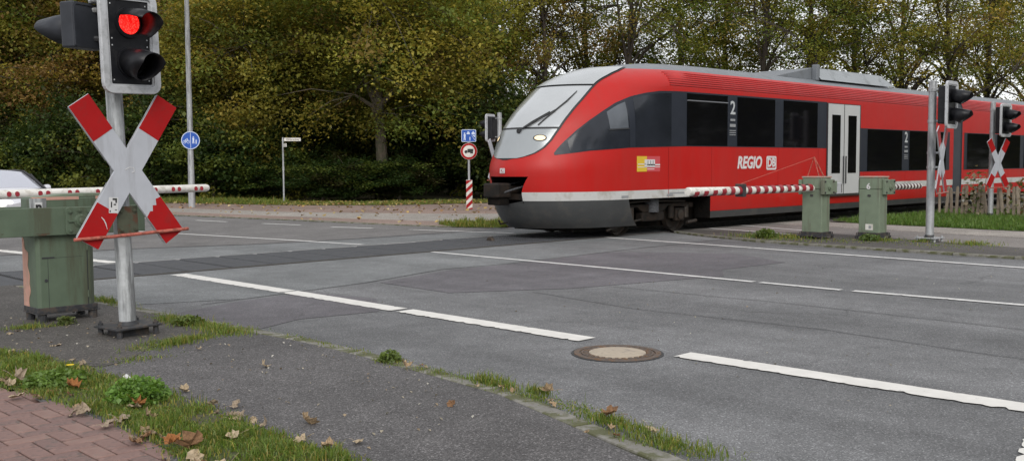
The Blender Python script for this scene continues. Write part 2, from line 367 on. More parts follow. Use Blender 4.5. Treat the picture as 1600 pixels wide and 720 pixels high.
# ---- road
KERB = [(3.3, -8), (3.75, -2), (4.12, 2.2), (4.28, 3.19), (4.35, 3.46), (4.49, 3.91), (4.67, 4.4), (4.78, 4.93), (4.85, 5.68), (4.93, 6.58), (4.97, 7.6), (4.88, 8.73), (4.77, 10.3), (4.66, 12.2), (4.6, 14.02)]
KERB_R = [(16.9, -8), (17.1, 0), (17.15, 5.84), (17.2, 7.96), (17.4, 10.9), (18.0, 12.6), (18.6, 14.02)]
mb = MB(); mb.poly(KERB + [(4.3, 16), (3.6, 22), (2.0, 45), (-4, 110), (6.5, 110), (10.5, 52), (13.51, 36.61), (14.8, 29.57), (15.59, 25.27), (16.08, 21.37), (16.48, 19.25), (18.2, 17.6), (18.7, 16.2)] + KERB_R[::-1], 0)
road = struct('road', mb, 'asphalt_road')
# renewed asphalt either side of the rails, an older dark patch: sheets 4 mm proud with their own seams
mb = MB(); mb.poly([(4.62, 11.3), (6.0, 10.75), (8.0, 11.05), (9.78, 11.6), (11.0, 11.5), (14.7, 11.8), (17.6, 11.9), (18.5, 14.02), (4.62, 14.02)], .004); mb.build('asphalt_patch', 'asphalt_light', road)
mb = MB(); mb.poly([(4.3, 16.1), (18.3, 16.1), (17.9, 17.4), (12.6, 17.6), (10.6, 17.85), (8.1, 18.7), (4.1, 19.3)], .004); mb.build('asphalt_patch', 'asphalt_light', road)
mb = MB(); mb.poly([(8.12, 10.9), (9.9, 11.45), (11.0, 11.38), (13.7, 11.65), (15.0, 9.9), (14.2, 8.4), (12.6, 8.5), (11.9, 8.0), (9.4, 8.6), (8.05, 9.4)], .004); mb.build('asphalt_patch', 'asphalt_purple', road)
mb = MB(); mb.poly([(4.05, 19.5), (8.1, 18.9), (10.6, 18.05), (12.6, 17.8), (16.9, 17.9), (16.2, 21.0), (15.2, 26), (12.8, 38), (10, 52), (2, 52), (3.4, 24)], .004); mb.build('asphalt_patch', 'asphalt_far', road)
mb = MB(); mb.poly([(4.9, 8.6), (5.6, 8.9), (6.5, 8.75), (7.1, 9.6), (6.9, 10.7), (5.9, 10.6), (4.85, 10.2)], .004); mb.build('asphalt_patch', 'asphalt_purple', road)
# joint sealing: thin bitumen lines
def ribbon(pts, w, z, mat, name, parent, jag=0., step=.06, wl=None, chips=False):
    P = []; pts = [Vector((a, b)) for a, b in pts]
    for a, b in zip(pts[:-1], pts[1:]):
        n = max(1, int((b-a).length/step)) if jag or wl else 1
        for k in range(n): P.append(a.lerp(b, k/n))
    P.append(pts[-1]); rows = []
    for i, q in enumerate(P):
        d = (P[min(i+1, len(P)-1)] - P[max(i-1, 0)]).normalized(); nrm = Vector((-d.y, d.x))
        j1 = random.gauss(0, jag); j2 = random.gauss(0, jag); wb = wl*math.sin(i*.21 + 1) * .6 + random.gauss(0, wl)*.4 if wl else 0
        if chips:   # straight upper edge, flaked lower edge
            chip = max(0., chip*.55 + random.gauss(0, jag)) if i else 0.; j1 = random.gauss(0, .0015) - (.02*random.random() if random.random() < .02 else 0); j2 = -chip - (random.uniform(.01, .035) if random.random() < .05 else 0)
        a = q + nrm*(w/2 + j1 + wb); b = q - nrm*(w/2 + j2 - wb)
        rows.append([(a.x, a.y, z), (b.x, b.y, z)])
    mb = MB(); mb.grid(rows); return mb.build(name, mat, parent)
flat('bitumen', (.03, .03, .032), .7); flat('joint_black', (.008, .008, .009), .9)
for pts, w in [([(5.4, 10.62), (6.0, 10.72), (8.0, 11.02), (9.78, 11.57), (11.0, 11.47), (14.7, 11.77), (17.6, 11.87)], .018), ([(4.1, 19.4), (8.1, 18.8), (10.6, 17.95), (12.6, 17.7), (17, 17.6)], .03),
               ([(10.0, 3.0), (10.05, 6.2), (9.9, 8.4)], .014), ([(8.6, -1), (8.5, 3.1), (8.7, 4.8), (8.55, 6.9), (8.8, 8.7)], .012)]:
    ribbon(pts, w, .0065, 'bitumen', 'asphalt_joint', road, 0, .12, .012)
# painted markings
MK = .009
def mark(pts, w, jag=.011, mat='paint_white'): return ribbon(pts, w, MK, mat, 'lane_marking', road, jag, .035, chips=True)
mark([(6.69, 13.85), (6.72, 10.95)], .25); mark([(6.72, 10.9), (6.71, 8.68)], .25); mark([(6.71, 8.58), (6.735, 5.97)], .25)
mark([(6.745, 4.93), (6.8, 2.2), (6.85, -6)], .25)
mark([(6.55, 2.03), (5.0, 1.61), (4.3, 1.42)], .28)
mark([(6.80, 16.3), (6.3, 20.1), (5.4, 27)], .24)
mark([(11.61, 14.0), (11.6, 9.5), (11.56, 7.3)], .12, .004, 'paint_thin'); mark([(11.56, 7.2), (11.55, 6.05)], .12, .004, 'paint_thin'); mark([(11.57, 5.9), (11.7, 3.9), (11.9, -6)], .13, .004, 'paint_thin')
mark([(11.74, 16.3), (11.4, 18.6), (10.81, 21.93), (9.9, 27)], .13, .004, 'paint_thin'); mark([(9.5, 29), (8.9, 33)], .13, .004, 'paint_thin')
mark([(16.4, 14.0), (16.25, 11.3), (16.04, 8.58), (15.8, 5.38), (15.6, 0), (15.6, -6)], .15, .005, 'paint_thin')
mark([(16.0, 16.4), (15.91, 16.78), (15.25, 19.25)], .14, .004, 'paint_thin')
for a, b in [((14.92, 20.3), (14.59, 21.6)), ((14.5, 22.9), (14.2, 24.3)), ((13.95, 25.8), (13.75, 27.2)), ((13.5, 28.8), (13.2, 30.3))]: mark([a, b], .14, .004, 'paint_thin')

# ---- near pavement (dark asphalt), kerb stones, verge base, brick footway
mb = MB(); mb.poly([(a-.16, b) for a, b in KERB] + [(-6, 14.02), (-6, 9.2), (2.35, 9.2), (2.35, -8)], .03); near_pav = struct('near_pavement', mb, 'asphalt_pavement')
mb = MB(); mb.poly([(2.6, 9.0), (3.1, 7.75), (3.35, 7.85), (3.76, 8.3), (4.2, 8.45), (4.66, 8.55), (4.72, 8.73), (4.6, 10.3), (4.5, 12.2), (4.44, 14.0), (1.3, 14.0), (1.3, 9.3)], .034); mb.build('asphalt_patch', 'asphalt_dirty', near_pav)
kerb = MB(); kerb.poly([(a-.2, b) for a, b in KERB] + [(a+.02, b) for a, b in KERB[::-1]], -.005); kerb = struct('kerb', kerb, 'joint_sand')
def stones(line, parent, w=.14, h0=-.12, h1=.034, ln=1.0, off=-.08):
    P = [Vector(q) for q in line]; seg = []; cur = P[0]; acc = 0
    pts = [P[0]]
    for a, b in zip(P[:-1], P[1:]):
        L = (b-a).length; t = ln - acc
        while t < L: pts.append(a.lerp(b, t/L)); t += ln
        acc = L - (t - ln)
    for a, b in zip(pts[:-1], pts[1:]):
        d = (b-a); L = d.length - .012; c = (a+b)/2; d.normalize(); n = Vector((-d.y, d.x)); c = c - n*off
        mb = MB(); mb.box(-L/2, L/2, -w/2, w/2, h0, h1); o = mb.build('kerb_stone', 'concrete', parent, bevel=.012)
        o.location = (c.x, c.y, random.uniform(-.004, .004)); o.rotation_euler = (random.gauss(0, .008), 0, math.atan2(d.y, d.x))
stones(KERB, kerb, off=-.08)
ribbon([(a+.005, b) for a, b in KERB], .035, .003, 'bitumen', 'kerb_gap_shade', kerb, .006, .05, .012)  # dark ribbon paints the shadow gap where the road meets the kerb
mb = MB(); mb.poly([(-6, -8), (2.36, -8), (2.36, 9.19), (-6, 9.19)], .0); brickp = struct('brick_footway', mb, 'joint_sand')
# bricks in herringbone, 0.2 x 0.1
bm_ = {}
for k in ('brick_clay', 'brick_clay_dark', 'brick_clay_pale'):
    m_ = MB(); e = .005; a, b = .12-.0055, .06-.0055
    m_._add([(-a, -b, -.04), (a, -b, -.04), (a, b, -.04), (-a, b, -.04), (-a, -b, -e), (a, -b, -e), (a, b, -e), (-a, b, -e), (-a+e, -b+e, 0), (a-e, -b+e, 0), (a-e, b-e, 0), (-a+e, b-e, 0)],
            [(0, 1, 5, 4), (1, 2, 6, 5), (2, 3, 7, 6), (3, 0, 4, 7), (4, 5, 9, 8), (5, 6, 10, 9), (6, 7, 11, 10), (7, 4, 8, 11), (8, 9, 10, 11)])
    bm_[k] = m_.mesh('brick', k)
def edge_x(y): return np.interp(y, [4, 5.14, 5.97, 6.68, 7.54, 8.4], [2.42, 2.4, 2.5, 2.46, 2.34, 2.2])
nb = 0; cells = []
for i in range(-10, 60):
    for j in range(-10, 60):
        # 90 degree herringbone on a 0.1 grid: brick cell (i,j) starts when (i-j)%4 is 0 (along x) or 3 (along y)
        r = (i - j) % 4
        x, y = 1.0 + i*.12, 4.6 + j*.12
        if r == 0: cells.append((x+.12, y+.06, 0))
        elif r == 3: cells.append((x+.06, y+.12, 1))
loose = MB()
for x, y, o in cells:
    if not (x < edge_x(y) and 4.5 < y < 9.1 and x > -.2): continue
    vis = (x > .29*y + .04 - .25) and x > 1.1 and y < 8.0
    k = random.choices(list(bm_), (5, 3, 2))[0]
    if vis and nb < 300:
        q = bpy.data.objects.new('brick', bm_[k]); COL.objects.link(q); q.parent = brickp; nb += 1
        q.location = (x, y, .034 + random.uniform(-.002, .0015)); q.rotation_euler = (random.gauss(0, .005), random.gauss(0, .005), o*math.pi/2 + random.gauss(0, .007))
    else:
        a, b = (.116, .056) if o == 0 else (.056, .116); loose.box(x-a, x+a, y-b, y+b, -.01, .03)
tag(loose.build('brick_field', 'brick_clay', brickp), kind='stuff')

# ---- railway: rails, rubber panels, ballast
mb = MB(); mb.poly([(18.75, 12.9), (120, 12.9), (120, 17.4), (18.75, 17.4)], -.012); struct('ballast', mb, 'ballast')
mb = MB(); mb.poly([(-60, 12.9), (1.1, 12.9), (1.1, 17.4), (-60, 17.4)], -.012); struct('ballast', mb, 'ballast')
mb = MB(); mb.poly([(1.1, 13.98), (19.6, 13.98), (19.6, 16.2), (1.1, 16.2)], .002); deck = struct('crossing_deck', mb, 'joint_black')
pm = MB(); e = .014; a, b = .72/2-.042, (15.99-14.12)/2
pm._add([(-a, -b, -.06), (a, -b, -.06), (a, b, -.06), (-a, b, -.06), (-a, -b, -e), (a, -b, -e), (a, b, -e), (-a, b, -e), (-a+e, -b+e, 0), (a-e, -b+e, 0), (a-e, b-e, 0), (-a+e, b-e, 0)],
        [(0, 1, 5, 4), (1, 2, 6, 5), (2, 3, 7, 6), (3, 0, 4, 7), (4, 5, 9, 8), (5, 6, 10, 9), (6, 7, 11, 10), (7, 4, 8, 11), (8, 9, 10, 11)])
pm = pm.mesh('rubber_panel', 'rubber')
for k in range(25):
    q = bpy.data.objects.new('rubber_panel', pm); COL.objects.link(q); q.parent = deck
    q.location = (1.6 + .72*k, 15.055, .018 + random.uniform(-.003, .004)); q.rotation_euler = (random.gauss(0, .002), random.gauss(0, .004), random.gauss(0, .002))
for y, m_ in ((14.075, 'rail_dark'), (16.035, 'rail_steel')):
    mb = MB(); mb.prism([(y-.034, -.1), (y+.034, -.1), (y+.036, .008), (y+.026, .018), (y-.026, .018), (y-.036, .008)], -60, 120, 'x'); tag(mb.build('rail', m_), kind='structure')

# ---- right-hand pavement, cycle path, grass bank
kr = MB(); kr.poly([(a-.02, b) for a, b in KERB_R] + [(a+.2, b) for a, b in KERB_R[::-1]], -.005); kr = struct('kerb', kr, 'joint_sand')
stones([(a, b) for a, b in KERB_R], kr, off=.07, h1=.045)
mb = MB(); mb.poly([(a+.12, b) for a, b in KERB_R] + [(19.4, 14.02), (20.3, 10.85), (19.1, 6.5), (18.4, -8)], .03); struct('right_pavement', mb, 'asphalt_dirty')
mb = MB(); mb.poly([(20.32, 10.85), (19.42, 14.02), (22.9, 14.0), (22.5, 12.88), (21.6, 7.36), (20.6, -8), (18.42, -8), (19.12, 6.5)], .03); cyc = struct('cycle_path', mb, 'asphalt_path')
ribbon([(20.05, 13.9), (19.5, 11.4)], .12, .036, 'paint_thin', 'lane_marking', cyc, .003); ribbon([(21.5, 13.95), (20.75, 11.8)], .12, .036, 'paint_thin', 'lane_marking', cyc, .003)
mb = MB(); mb.poly([(22.92, 14.0), (22.52, 12.88), (21.62, 7.36), (20.62, -8), (22.9, -8), (23.57, 8.04), (24.14, 12.57), (24.3, 14.0)], .03); fw_r = struct('footway', mb, 'paving_beige')
for k in range(16):   # slabs of the footpath
    y0 = 3.5 + k*.62; x0 = np.interp(y0, [-8, 7.36, 12.88], [20.65, 21.66, 22.56]); x1 = np.interp(y0, [-8, 8, 12.6], [22.88, 23.55, 24.1])
    mb = MB(); mb.box(x0, (x0+x1)/2-.006, y0, y0+.608, .0, .037); mb.build('paving_slab', 'paving_beige', fw_r)
    mb = MB(); mb.box((x0+x1)/2+.006, x1, y0, y0+.608, .0, .036); mb.build('paving_slab', 'paving_beige', fw_r)

# ---- far pavement strips
r1 = [(13.51, 36.61), (14.8, 29.57), (15.59, 25.27), (16.08, 21.37), (16.48, 19.25), (18.2, 17.6)]
r2 = [(14.12, 38.28), (15.81, 31.59), (16.57, 26.85), (17.4, 23.12), (17.96, 20.98), (19.6, 18.9)]
r3 = [(15.04, 40.75), (17.24, 34.42), (18.16, 29.44), (19.71, 26.19), (20.77, 24.25), (23, 21.9)]
r4 = [(16.96, 45.94), (19.58, 39.09), (21.06, 34.12), (23.44, 31.13), (25.79, 30.11), (30.0, 28.6)]
def strip(a, b, z, mat, name):
    mb = MB(); mb.grid([[(p[0], p[1], z), (q[0], q[1], z)] for p, q in zip(a, b)]); return struct(name, mb, mat)
ext = lambda l, e0, e1: [e0] + l + [e1]
strip(ext(r1, (10.6, 52), (18.75, 17.42)), ext(r2, (11.2, 53), (24, 17.42)), .02, 'paving_red', 'far_cycle_path')
strip(ext(r2, (11.2, 53), (24, 17.42)), ext(r3, (12.3, 55), (34, 17.42)), .02, 'paving_beige', 'far_footway')
strip(ext(r3, (12.3, 55), (34, 17.42)), ext(r4, (14.3, 60), (44, 17.42)), .02, 'paving_red', 'side_street')
fk = MB(); fk.poly([(a-.1, b) for a, b in r1] + [(a+.08, b) for a, b in r1[::-1]], .006); fk = struct('kerb', fk, 'concrete')
stones(r1[::-1], fk, w=.13, h1=.03, off=.0, ln=1.2)

# ---- manhole in the near lane
mh = thing('manhole_cover', 'round iron manhole cover with beige concrete centre in the road', 'manhole', (6.43, 5.36, 0))
MB().lathe([(.385, .004), (.383, .007), (.372, .007), (.365, .005)], 40, cap=False).build('asphalt_edge', 'bitumen', mh, True)
MB().lathe([(.365, .006), (.362, .012), (.318, .012), (.316, .003), (.302, .003), (.3, .013), (.285, .013), (.283, .006), (.236, .006), (.236, .004)], 48, cap=False).build('iron_frame', 'cast_iron', mh, True)
lug = MB()
for k in range(28):
    lug.xf = Matrix.Rotation(2*math.pi*k/28, 4, 'Z'); lug.box(.243, .28, -.016, .016, .004, .014)
lug.xf = None; tag(lug.build('iron_teeth', 'cast_iron', mh, bevel=.003), kind='stuff')
MB().lathe([(.238, .004), (.236, .014), (.225, .016), (.0005, .017)], 40, cap=False).build('concrete_fill', 'concrete_lid', mh, True)

# ================================================================== LEVEL-CROSSING SIGNALS
def frame_of(ang, x=0, y=0, z=0):
    """local frame whose -y axis looks along direction ang (degrees): x to its right hand side seen from the front"""
    return Matrix.Translation((x, y, z)) @ Matrix.Rotation(R(ang+90), 4, 'Z')
def visor(mb, cx, cz, r, ln, y0, n=20, droop=.06, half=False):
    # tunnel visor: tube open at the lower front, longer on top
    rows = []
    for k in range(n+1):
        t = 2*math.pi*k/n - math.pi/2
        if half: t = R(-50) + R(200)*k/n
        topness = (math.sin(t)+1)/2
        l = ln*(.42 + .58*min(1, topness*1.6))
        rows.append([(cx + r*math.cos(t), y0, cz + r*math.sin(t)), (cx + r*.97*math.cos(t), y0-l*.5, cz + r*.97*math.sin(t)-droop*.3), (cx + r*.93*math.cos(t), y0-l, cz + r*.93*math.sin(t)-droop)])
    mb.grid(rows)
def signal_head(root, ang, ox, oy, zc, lit='red_lens_dim', name='signal_head', sc_=1.):
    F = frame_of(ang, ox, oy, zc); w, h = .56, .90
    hd = MB(F).box(-.19, .19, .015, .19, -.36, .36).build(name, 'signal_dark', root, bevel=.02)
    MB(F).ring(rrect(w, h, .09), rrect(w-.13, h-.13, .03), -.025, .02).build('backboard_frame', 'signal_frame', hd, bevel=.006)
    MB(F).ring(rrect(w-.13, h-.13, .03), rrect(w-.165, h-.165, .015), -.012, .03).build('backboard_rim', 'signal_frame', hd)
    MB(F).prism(rrect(w-.16, h-.16, .02), .0, .022).build('face_panel', 'signal_dark', hd)
    for z, l in ((.175, lit), (-.175, 'lens_dark')):
        MB(F @ Matrix.Translation((0, 0, z))).lathe([(.105, -.002), (.1, -.012), (.07, -.024), (.03, -.03), (.001, -.031)], 24, 'y', False).build('lens', l, hd, True)
        MB(F @ Matrix.Translation((0, 0, z))).ring(disc(.135, 24), disc(.104, 24), -.02, .0).build('lens_ring', 'signal_dark', hd)
        v = MB(F); visor(v, 0, z, .125, .36, -.01, half=(z > 0 and lit == 'red_lens')); o = v.build('visor', 'signal_dark', hd, True)
        sol = o.modifiers.new('thick', 'SOLIDIFY'); sol.thickness = .006; sol.offset = 1
    b = MB(F)
    for sx in (-1, 1):
        for z in (.33, .03, -.03, -.33): b._add([(sx*.17-.006, -.004, z-.006), (sx*.17+.006, -.004, z-.006), (sx*.17+.006, -.004, z+.006), (sx*.17-.006, -.004, z+.006)], [(0, 1, 2, 3)])
    tag(b.build('screw_heads', 'signal_frame', hd), kind='stuff')
    return hd
def cross_sign(root, ang, ox, oy, zc, ln=1.52, w=.205, half=33, red=.36, stickers=False, torn=False):
    F = frame_of(ang, ox, oy, zc); main = None
    A = R(half); X_ = w/2/math.cos(A); Z_ = w/2/math.sin(A); d = Vector((math.sin(A), math.cos(A))); n_ = Vector((math.cos(A), -math.sin(A)))
    e1, e2 = d*ln/2 - n_*w/2, d*ln/2 + n_*w/2
    Q = [(0, Z_), tuple(e1), tuple(e2), (X_, 0), (e2.x, -e2.y), (e1.x, -e1.y), (0, -Z_), (-e1.x, -e1.y), (-e2.x, -e2.y), (-X_, 0), (-e2.x, e2.y), (-e1.x, e1.y)]
    sheet = MB(F).prism(Q, -.01, .012).build('cross_sheet', 'sign_white', root, bevel=.002)
    for s in (1, -1):
        T = F @ Matrix.Rotation(R(half*s), 4, 'Y'); y0 = -.01
        for e in (1, -1):
            if torn and s == -1 and e == -1:
                pz = -ln/2+.0015
                P = [(-w/2+.0015, pz), (w/2-.0015, pz), (w/2-.0015, pz+red+.02), (w/2-.05, pz+red+.03), (.03, pz+red-.02), (.0, pz+red+.0), (-.03, pz+red-.045), (-.05, pz+red-.03), (-w/2+.0015, pz+red-.055)]
                MB(T).prism(P, y0-.0025, y0+.004).build('red_panel', 'sign_red', sheet)
            else:
                z0, z1 = sorted((e*(ln/2-.0015), e*(ln/2-red))); MB(T).box(-w/2+.0015, w/2-.0015, y0-.0025, y0+.004, z0, z1).build('red_panel', 'sign_red', sheet)
        MB(T).box(-w/2-.005, -w/2, .002, .016, -ln/2+.01, -Z_*.95).build('edge_fold', 'galvanised', sheet); MB(T).box(-w/2-.005, -w/2, .002, .016, Z_*.95, ln/2-.01).build('edge_fold', 'galvanised', sheet)
    if stickers:
        S = F @ Matrix.Translation((-.155, -.012, -.30)) @ Matrix.Rotation(R(4), 4, 'Y')
        st = MB(S).box(-.042, .042, -.0015, 0, -.07, .07).build('sticker', 'sticker_white', sheet); k = MB(S)
        for (a, b, c, d_) in ((-.01, .03, .045, .062), (.015, .03, .02, .05), (-.025, -.014, -.02, .03), (.0, .022, -.0, .012), (-.036, -.026, -.062, -.045), (.012, .03, -.045, -.038)): k.box(a, b, -.003, -.0015, c, d_)
        tag(k.build('sticker_scribble', 'sticker_black', sheet), kind='stuff')
        q = MB(F); q.tube([(-.27, -.0135, -.40), (-.25, -.0135, -.425), (-.235, -.0135, -.46), (-.225, -.0135, -.51)], [.004, .006, .005, .002], 5); q.build('scratch', 'sticker_white', sheet)
        q = MB(F); q.tube([(-.03, -.0105, .01), (.01, -.0105, .03), (.05, -.0105, .025), (.055, -.0105, -.01), (.03, -.0105, -.02)], .004, 4); q.build('scratch', 'sticker_white', sheet)
    return F
def base_plate(root, s, z=.06, h=.018, mat='black_steel', rot=0):
    T = Matrix.Rotation(rot, 4, 'Z'); p = MB(T).box(-s/2, s/2, -s/2, s/2, z, z+h).build('base_plate', mat, root, bevel=.004)
    for sx in (-1, 1):
        for sy in (-1, 1):
            MB(T).lathe([(.011, -.01), (.011, z+h+.045)], 8).build('bolt', mat, p) if False else MB(T @ Matrix.Translation((sx*s*.4, sy*s*.4, 0))).lathe([(.026, .0), (.026, z), (.012, z), (.012, z+h), (.024, z+h), (.024, z+h+.022), (.011, z+h+.022), (.011, z+h+.04)], 8).build('bolt', mat, p)
    MB(T).box(-s*.3, s*.3, -s*.3, s*.3, 0, z).build('grout_block', mat, p)
def signal_post(loc, label, head, cross, top, r=.075, tilt=(0, 0), full=True, pole='galvanised', head_z=2.69, cross_z=1.55, hoff=.3, coff=.19, ln=1.52):
    root = thing('level_crossing_signal', label, 'signal', loc, (tilt[0], tilt[1], 0))
    p = MB().tube([(0, 0, .05), (0, 0, 1.6), (0, 0, top)], [r*1.04, r, r*.97], 18).build('pole', pole, root, True)
    MB().lathe([(r*1.02, top), (r*1.02, top+.015), (.01, top+.035)], 18).build('pole_cap', 'galvanised', p, True)
    MB().lathe([(r*1.06, .055), (r*1.35, .08), (r*1.1, .13)], 18, cap=False).build('weld_collar', 'black_steel', p, True)
    hx, hy = math.cos(R(head)), math.sin(R(head)); cx, cy = math.cos(R(cross)), math.sin(R(cross))
    hd = signal_head(root, head, hx*hoff, hy*hoff, head_z, 'red_lens_dim' if full else 'red_lens')
    for z in (head_z+.3, head_z-.3):
        br = MB(); br.tube([(0, 0, z), (hx*(hoff-.18), hy*(hoff-.18), z)], .022, 8); br.lathe([(r*1.03, z-.03), (r*1.12, z-.03), (r*1.12, z+.03), (r*1.03, z+.03)], 16); br.build('bracket', 'galvanised', p)
    if full: cross_sign(root, cross, cx*coff, cy*coff, cross_z, ln)
    for z in (cross_z+.14, cross_z-.14):
        br = MB(); br.tube([(0, 0, z), (cx*(coff-.012), cy*(coff-.012), z)], .02, 8); br.lathe([(r*1.03, z-.025), (r*1.1, z-.025), (r*1.1, z+.025), (r*1.03, z+.025)], 16); br.build('bracket', 'galvanised', p)
    F = frame_of(cross, cx*(coff+.03), cy*(coff+.03), cross_z-ln*.445)
    if full: MB(F).tube([(-.5, 0, -.008), (.5, 0, .008)], .014, 8).build('cross_bar', 'rod_red', root, True)
    return root
# the foreground one, with a second small lamp seen from behind
rz = signal_post((3.90, 9.10, .03), 'tall foreground crossing signal with lit red lamp and large diagonal red and white cross', 278, 271, 3.3, .074, (-.011, -.026), full=False, pole='galvanised_worn', head_z=2.635)
_cx, _cy = math.cos(R(271))*.19, math.sin(R(271))*.19
cross_sign(rz, 271, _cx, _cy, 1.505, 1.49, .215, 33, .36, True, True)
MB(frame_of(271, _cx, _cy*1.2, .93)).tube([(-.53, 0, -.004), (-.2, 0, -.002), (.1, 0, .006), (.53, 0, .016)], .0155, 8).build('cross_bar', 'rod_red', rz, True)
pl = MB(frame_of(271, .0, -.125, 1.06)).box(-.095, .095, -.01, .01, -.125, .125).build('mounting_plate', 'rust_plate', rz, bevel=.004)
for sx in (-.065, .065):
    for sz in (-.085, .085): MB(frame_of(271, .0, -.135, 1.06) @ Matrix.Translation((sx, 0, sz))).lathe([(.018, 0), (.018, -.014), (.009, -.014), (.009, -.024)], 8, 'y').build('bolt', 'rust_plate', pl)
base_plate(rz, .44, .075, .02, rot=.08)
# rear lamp pointing away to the left
F = frame_of(118, -.25, .10, 2.80)
sb = MB(F).box(-.19, .19, -.02, .12, -.2, .2).build('rear_signal_head', 'signal_grey', rz, bevel=.015)
MB(F).ring(rrect(.37, .39, .02), rrect(.33, .35, .02), .118, .13).build('housing_seam', 'signal_grey', sb)
v = MB(F); visor(v, 0, .0, .12, .36, -.02, droop=.03); o = v.build('visor', 'signal_grey', sb, True)
sol = o.modifiers.new('thick', 'SOLIDIFY'); sol.thickness = .006
MB().tube([(0, 0, 2.95), (-.17, .06, 2.95)], .03, 8).build('bracket', 'galvanised', sb); MB().tube([(0, 0, 2.68), (-.17, .06, 2.70)], .03, 8).build('bracket', 'black_steel', sb)
MB().box(-.17, .0, -.05, .05, 3.0, 3.06).build('bracket_plate', 'galvanised', sb, bevel=.02)
# right-hand side of the road
s1 = signal_post((19.54, 8.40, .03), 'crossing signal on grey pole beside the numbered barrier post, cross seen edge-on', 272, 281, 3.08, .075, head_z=2.63, cross_z=1.58, ln=1.42, hoff=.36)
base_plate(s1, .42, .06, .02, 'galvanised', .0)
s2 = signal_post((28.9, 10.75, .03), 'farther crossing signal on grey pole in front of the picket fence', 262, 256, 3.14, .07, head_z=2.66, cross_z=1.5, ln=1.5, hoff=.36)
s3 = signal_post((22.75, 23.95, .02), 'crossing signal seen from behind next to the train nose', 104, 112, 3.2, .075, head_z=2.74, cross_z=1.7, ln=1.5, hoff=.36)

# ================================================================== BARRIERS
def boom_bands(parent, x0, x1, y, z, r, n, mat='boom_red', slant=0):
    L = (x1-x0)/n
    for k in range(n):
        a = x0 + L*(k+.28); b = a + L*.5
        MB().tube([(a, y, z), (b, y, z)], r+.0025, 18, False).build('red_band', mat, parent, True)
def barrier_post(loc, label, side, number=None, group='green barrier machines beside the right-hand kerb'):
    """side -1: boom towards -x, +1: towards +x"""
    root = thing('barrier_machine', label, 'barrier', loc, (0, 0, 0), None); a, b = .19, .22
    cs = MB(); cs.prism([(-a, -b), (a-.05, -b), (a, -b+.05), (a, b-.05), (a-.05, b), (-a, b)], .07, 1.0, 'z'); cs = cs.build('casing', 'machine_green_light', root, bevel=.015)
    MB().box(-a-.05, a+.05, -b-.05, b+.05, .05, .075).build('base_plate', 'black_steel', root, bevel=.004)
    MB().box(-a-.012, a+.012, -b-.012, b+.012, .074, .14).build('plinth_band', 'black_steel', root)
    for sx in (-1, 1):
        for sy in (-1, 1): MB(Matrix.Translation((sx*(a+.025), sy*(b+.025), 0))).lathe([(.03, 0), (.03, .05), (.012, .05), (.012, .13)], 8).build('bolt', 'black_steel', root)
    MB().box(-a+.0, a-.0, -b+.0, b-.0, 1.002, 1.235).build('head_box', 'machine_green_light', root, bevel=.02)
    MB().box(-a-.01, a+.01, -b-.01, b+.01, 1.235, 1.265).build('lid', 'primer_worn', root, bevel=.008)
    # side plate that carries the boom, on the face towards the viewer's lane
    hx = -.02 if side < 0 else .12
    pl = MB().box(hx-.22, hx+.22, -b-.07, -b-.002, .9, 1.2).build('side_plate', 'machine_green_light', root, bevel=.008)
    for dx in (-.17, .17):
        for dz in (.94, 1.16): MB(Matrix.Translation((hx+dx, -b-.07, dz))).lathe([(.02, 0), (.02, -.018)], 6, 'y').build('bolt', 'black_steel', pl)
    MB(Matrix.Translation((hx, -b-.07, 1.05))).lathe([(.06, 0), (.06, -.03), (.035, -.03), (.035, -.05)], 16, 'y').build('pivot', 'machine_green_light', pl)
    MB().box(hx-.22, hx+.22, b+.002, b+.06, .9, 1.2).build('side_plate', 'machine_green_light', root, bevel=.008)
    MB().box(-a-.012, -a-.001, -.03, .03, .86, .9).build('lock_cover', 'black_steel', root)
    return root, a, b
bA, a, b = barrier_post((18.86, 10.45, .03), 'green barrier machine with wire stay and long boom lowered over the road', -1)
bo = MB().tube([(-.16, 0, 1.02), (-1.0, 0, 1.022), (-4.42, 0, 1.05)], [.066, .068, .078], 20).build('boom', 'boom_white', bA, True)
boom_bands(bo, -4.40, -.2, 0, 1.036, .076, 15)
MB(Matrix.Translation((-4.42, 0, 1.05))).lathe([(.078, 0), (.07, -.012), (.001, -.016)], 20, 'x', False).build('boom_end_cap', 'boom_white', bo, True)
MB().box(-2.83, -2.73, -.09, .09, .92, 1.16).build('boom_clamp', 'black_steel', bo, bevel=.006)
st = MB(); st.tube([(-.15, -.16, 1.16), (-.12, 0, 1.66), (-.15, .16, 1.16)], .012, 6); st.tube([(.05, -.16, 1.2), (-.12, 0, 1.66)], .012, 6); st.build('stay_frame', 'rod_red', bA)
MB().tube([(-.12, 0, 1.65), (-2.78, 0, 1.16)], .005, 5).build('stay_wire', 'rod_red', bA)
MB().box(.24, .36, -.26, -.1, .93, 1.17).build('counterweight', 'machine_green_light', bA, bevel=.008)
MB().box(.37, .56, -.25, -.08, .9, 1.13).build('connection_box', 'signal_frame', bA, bevel=.01)
MB().box(.562, .6, -.24, -.09, .92, 1.1).build('connection_lid', 'black_steel', bA)
bB, a, b = barrier_post((19.42, 9.50, .03), 'green barrier machine marked with a white number six, boom pointing away', 1)
bo = MB().tube([(.3, -.05, 1.03), (2.0, -.05, 1.03)], .06, 18).build('boom', 'boom_white', bB, True); boom_bands(bo, .32, 2.0, -.05, 1.03, .06, 11, 'black_red')
text_mesh('6', .17, 'print_white', 'number', bB, Matrix.Translation((-a-.004, .02, 1.06)) @ Matrix.Rotation(R(-90), 4, 'Z') @ Matrix.Rotation(R(90), 4, 'X'), bold=.004)
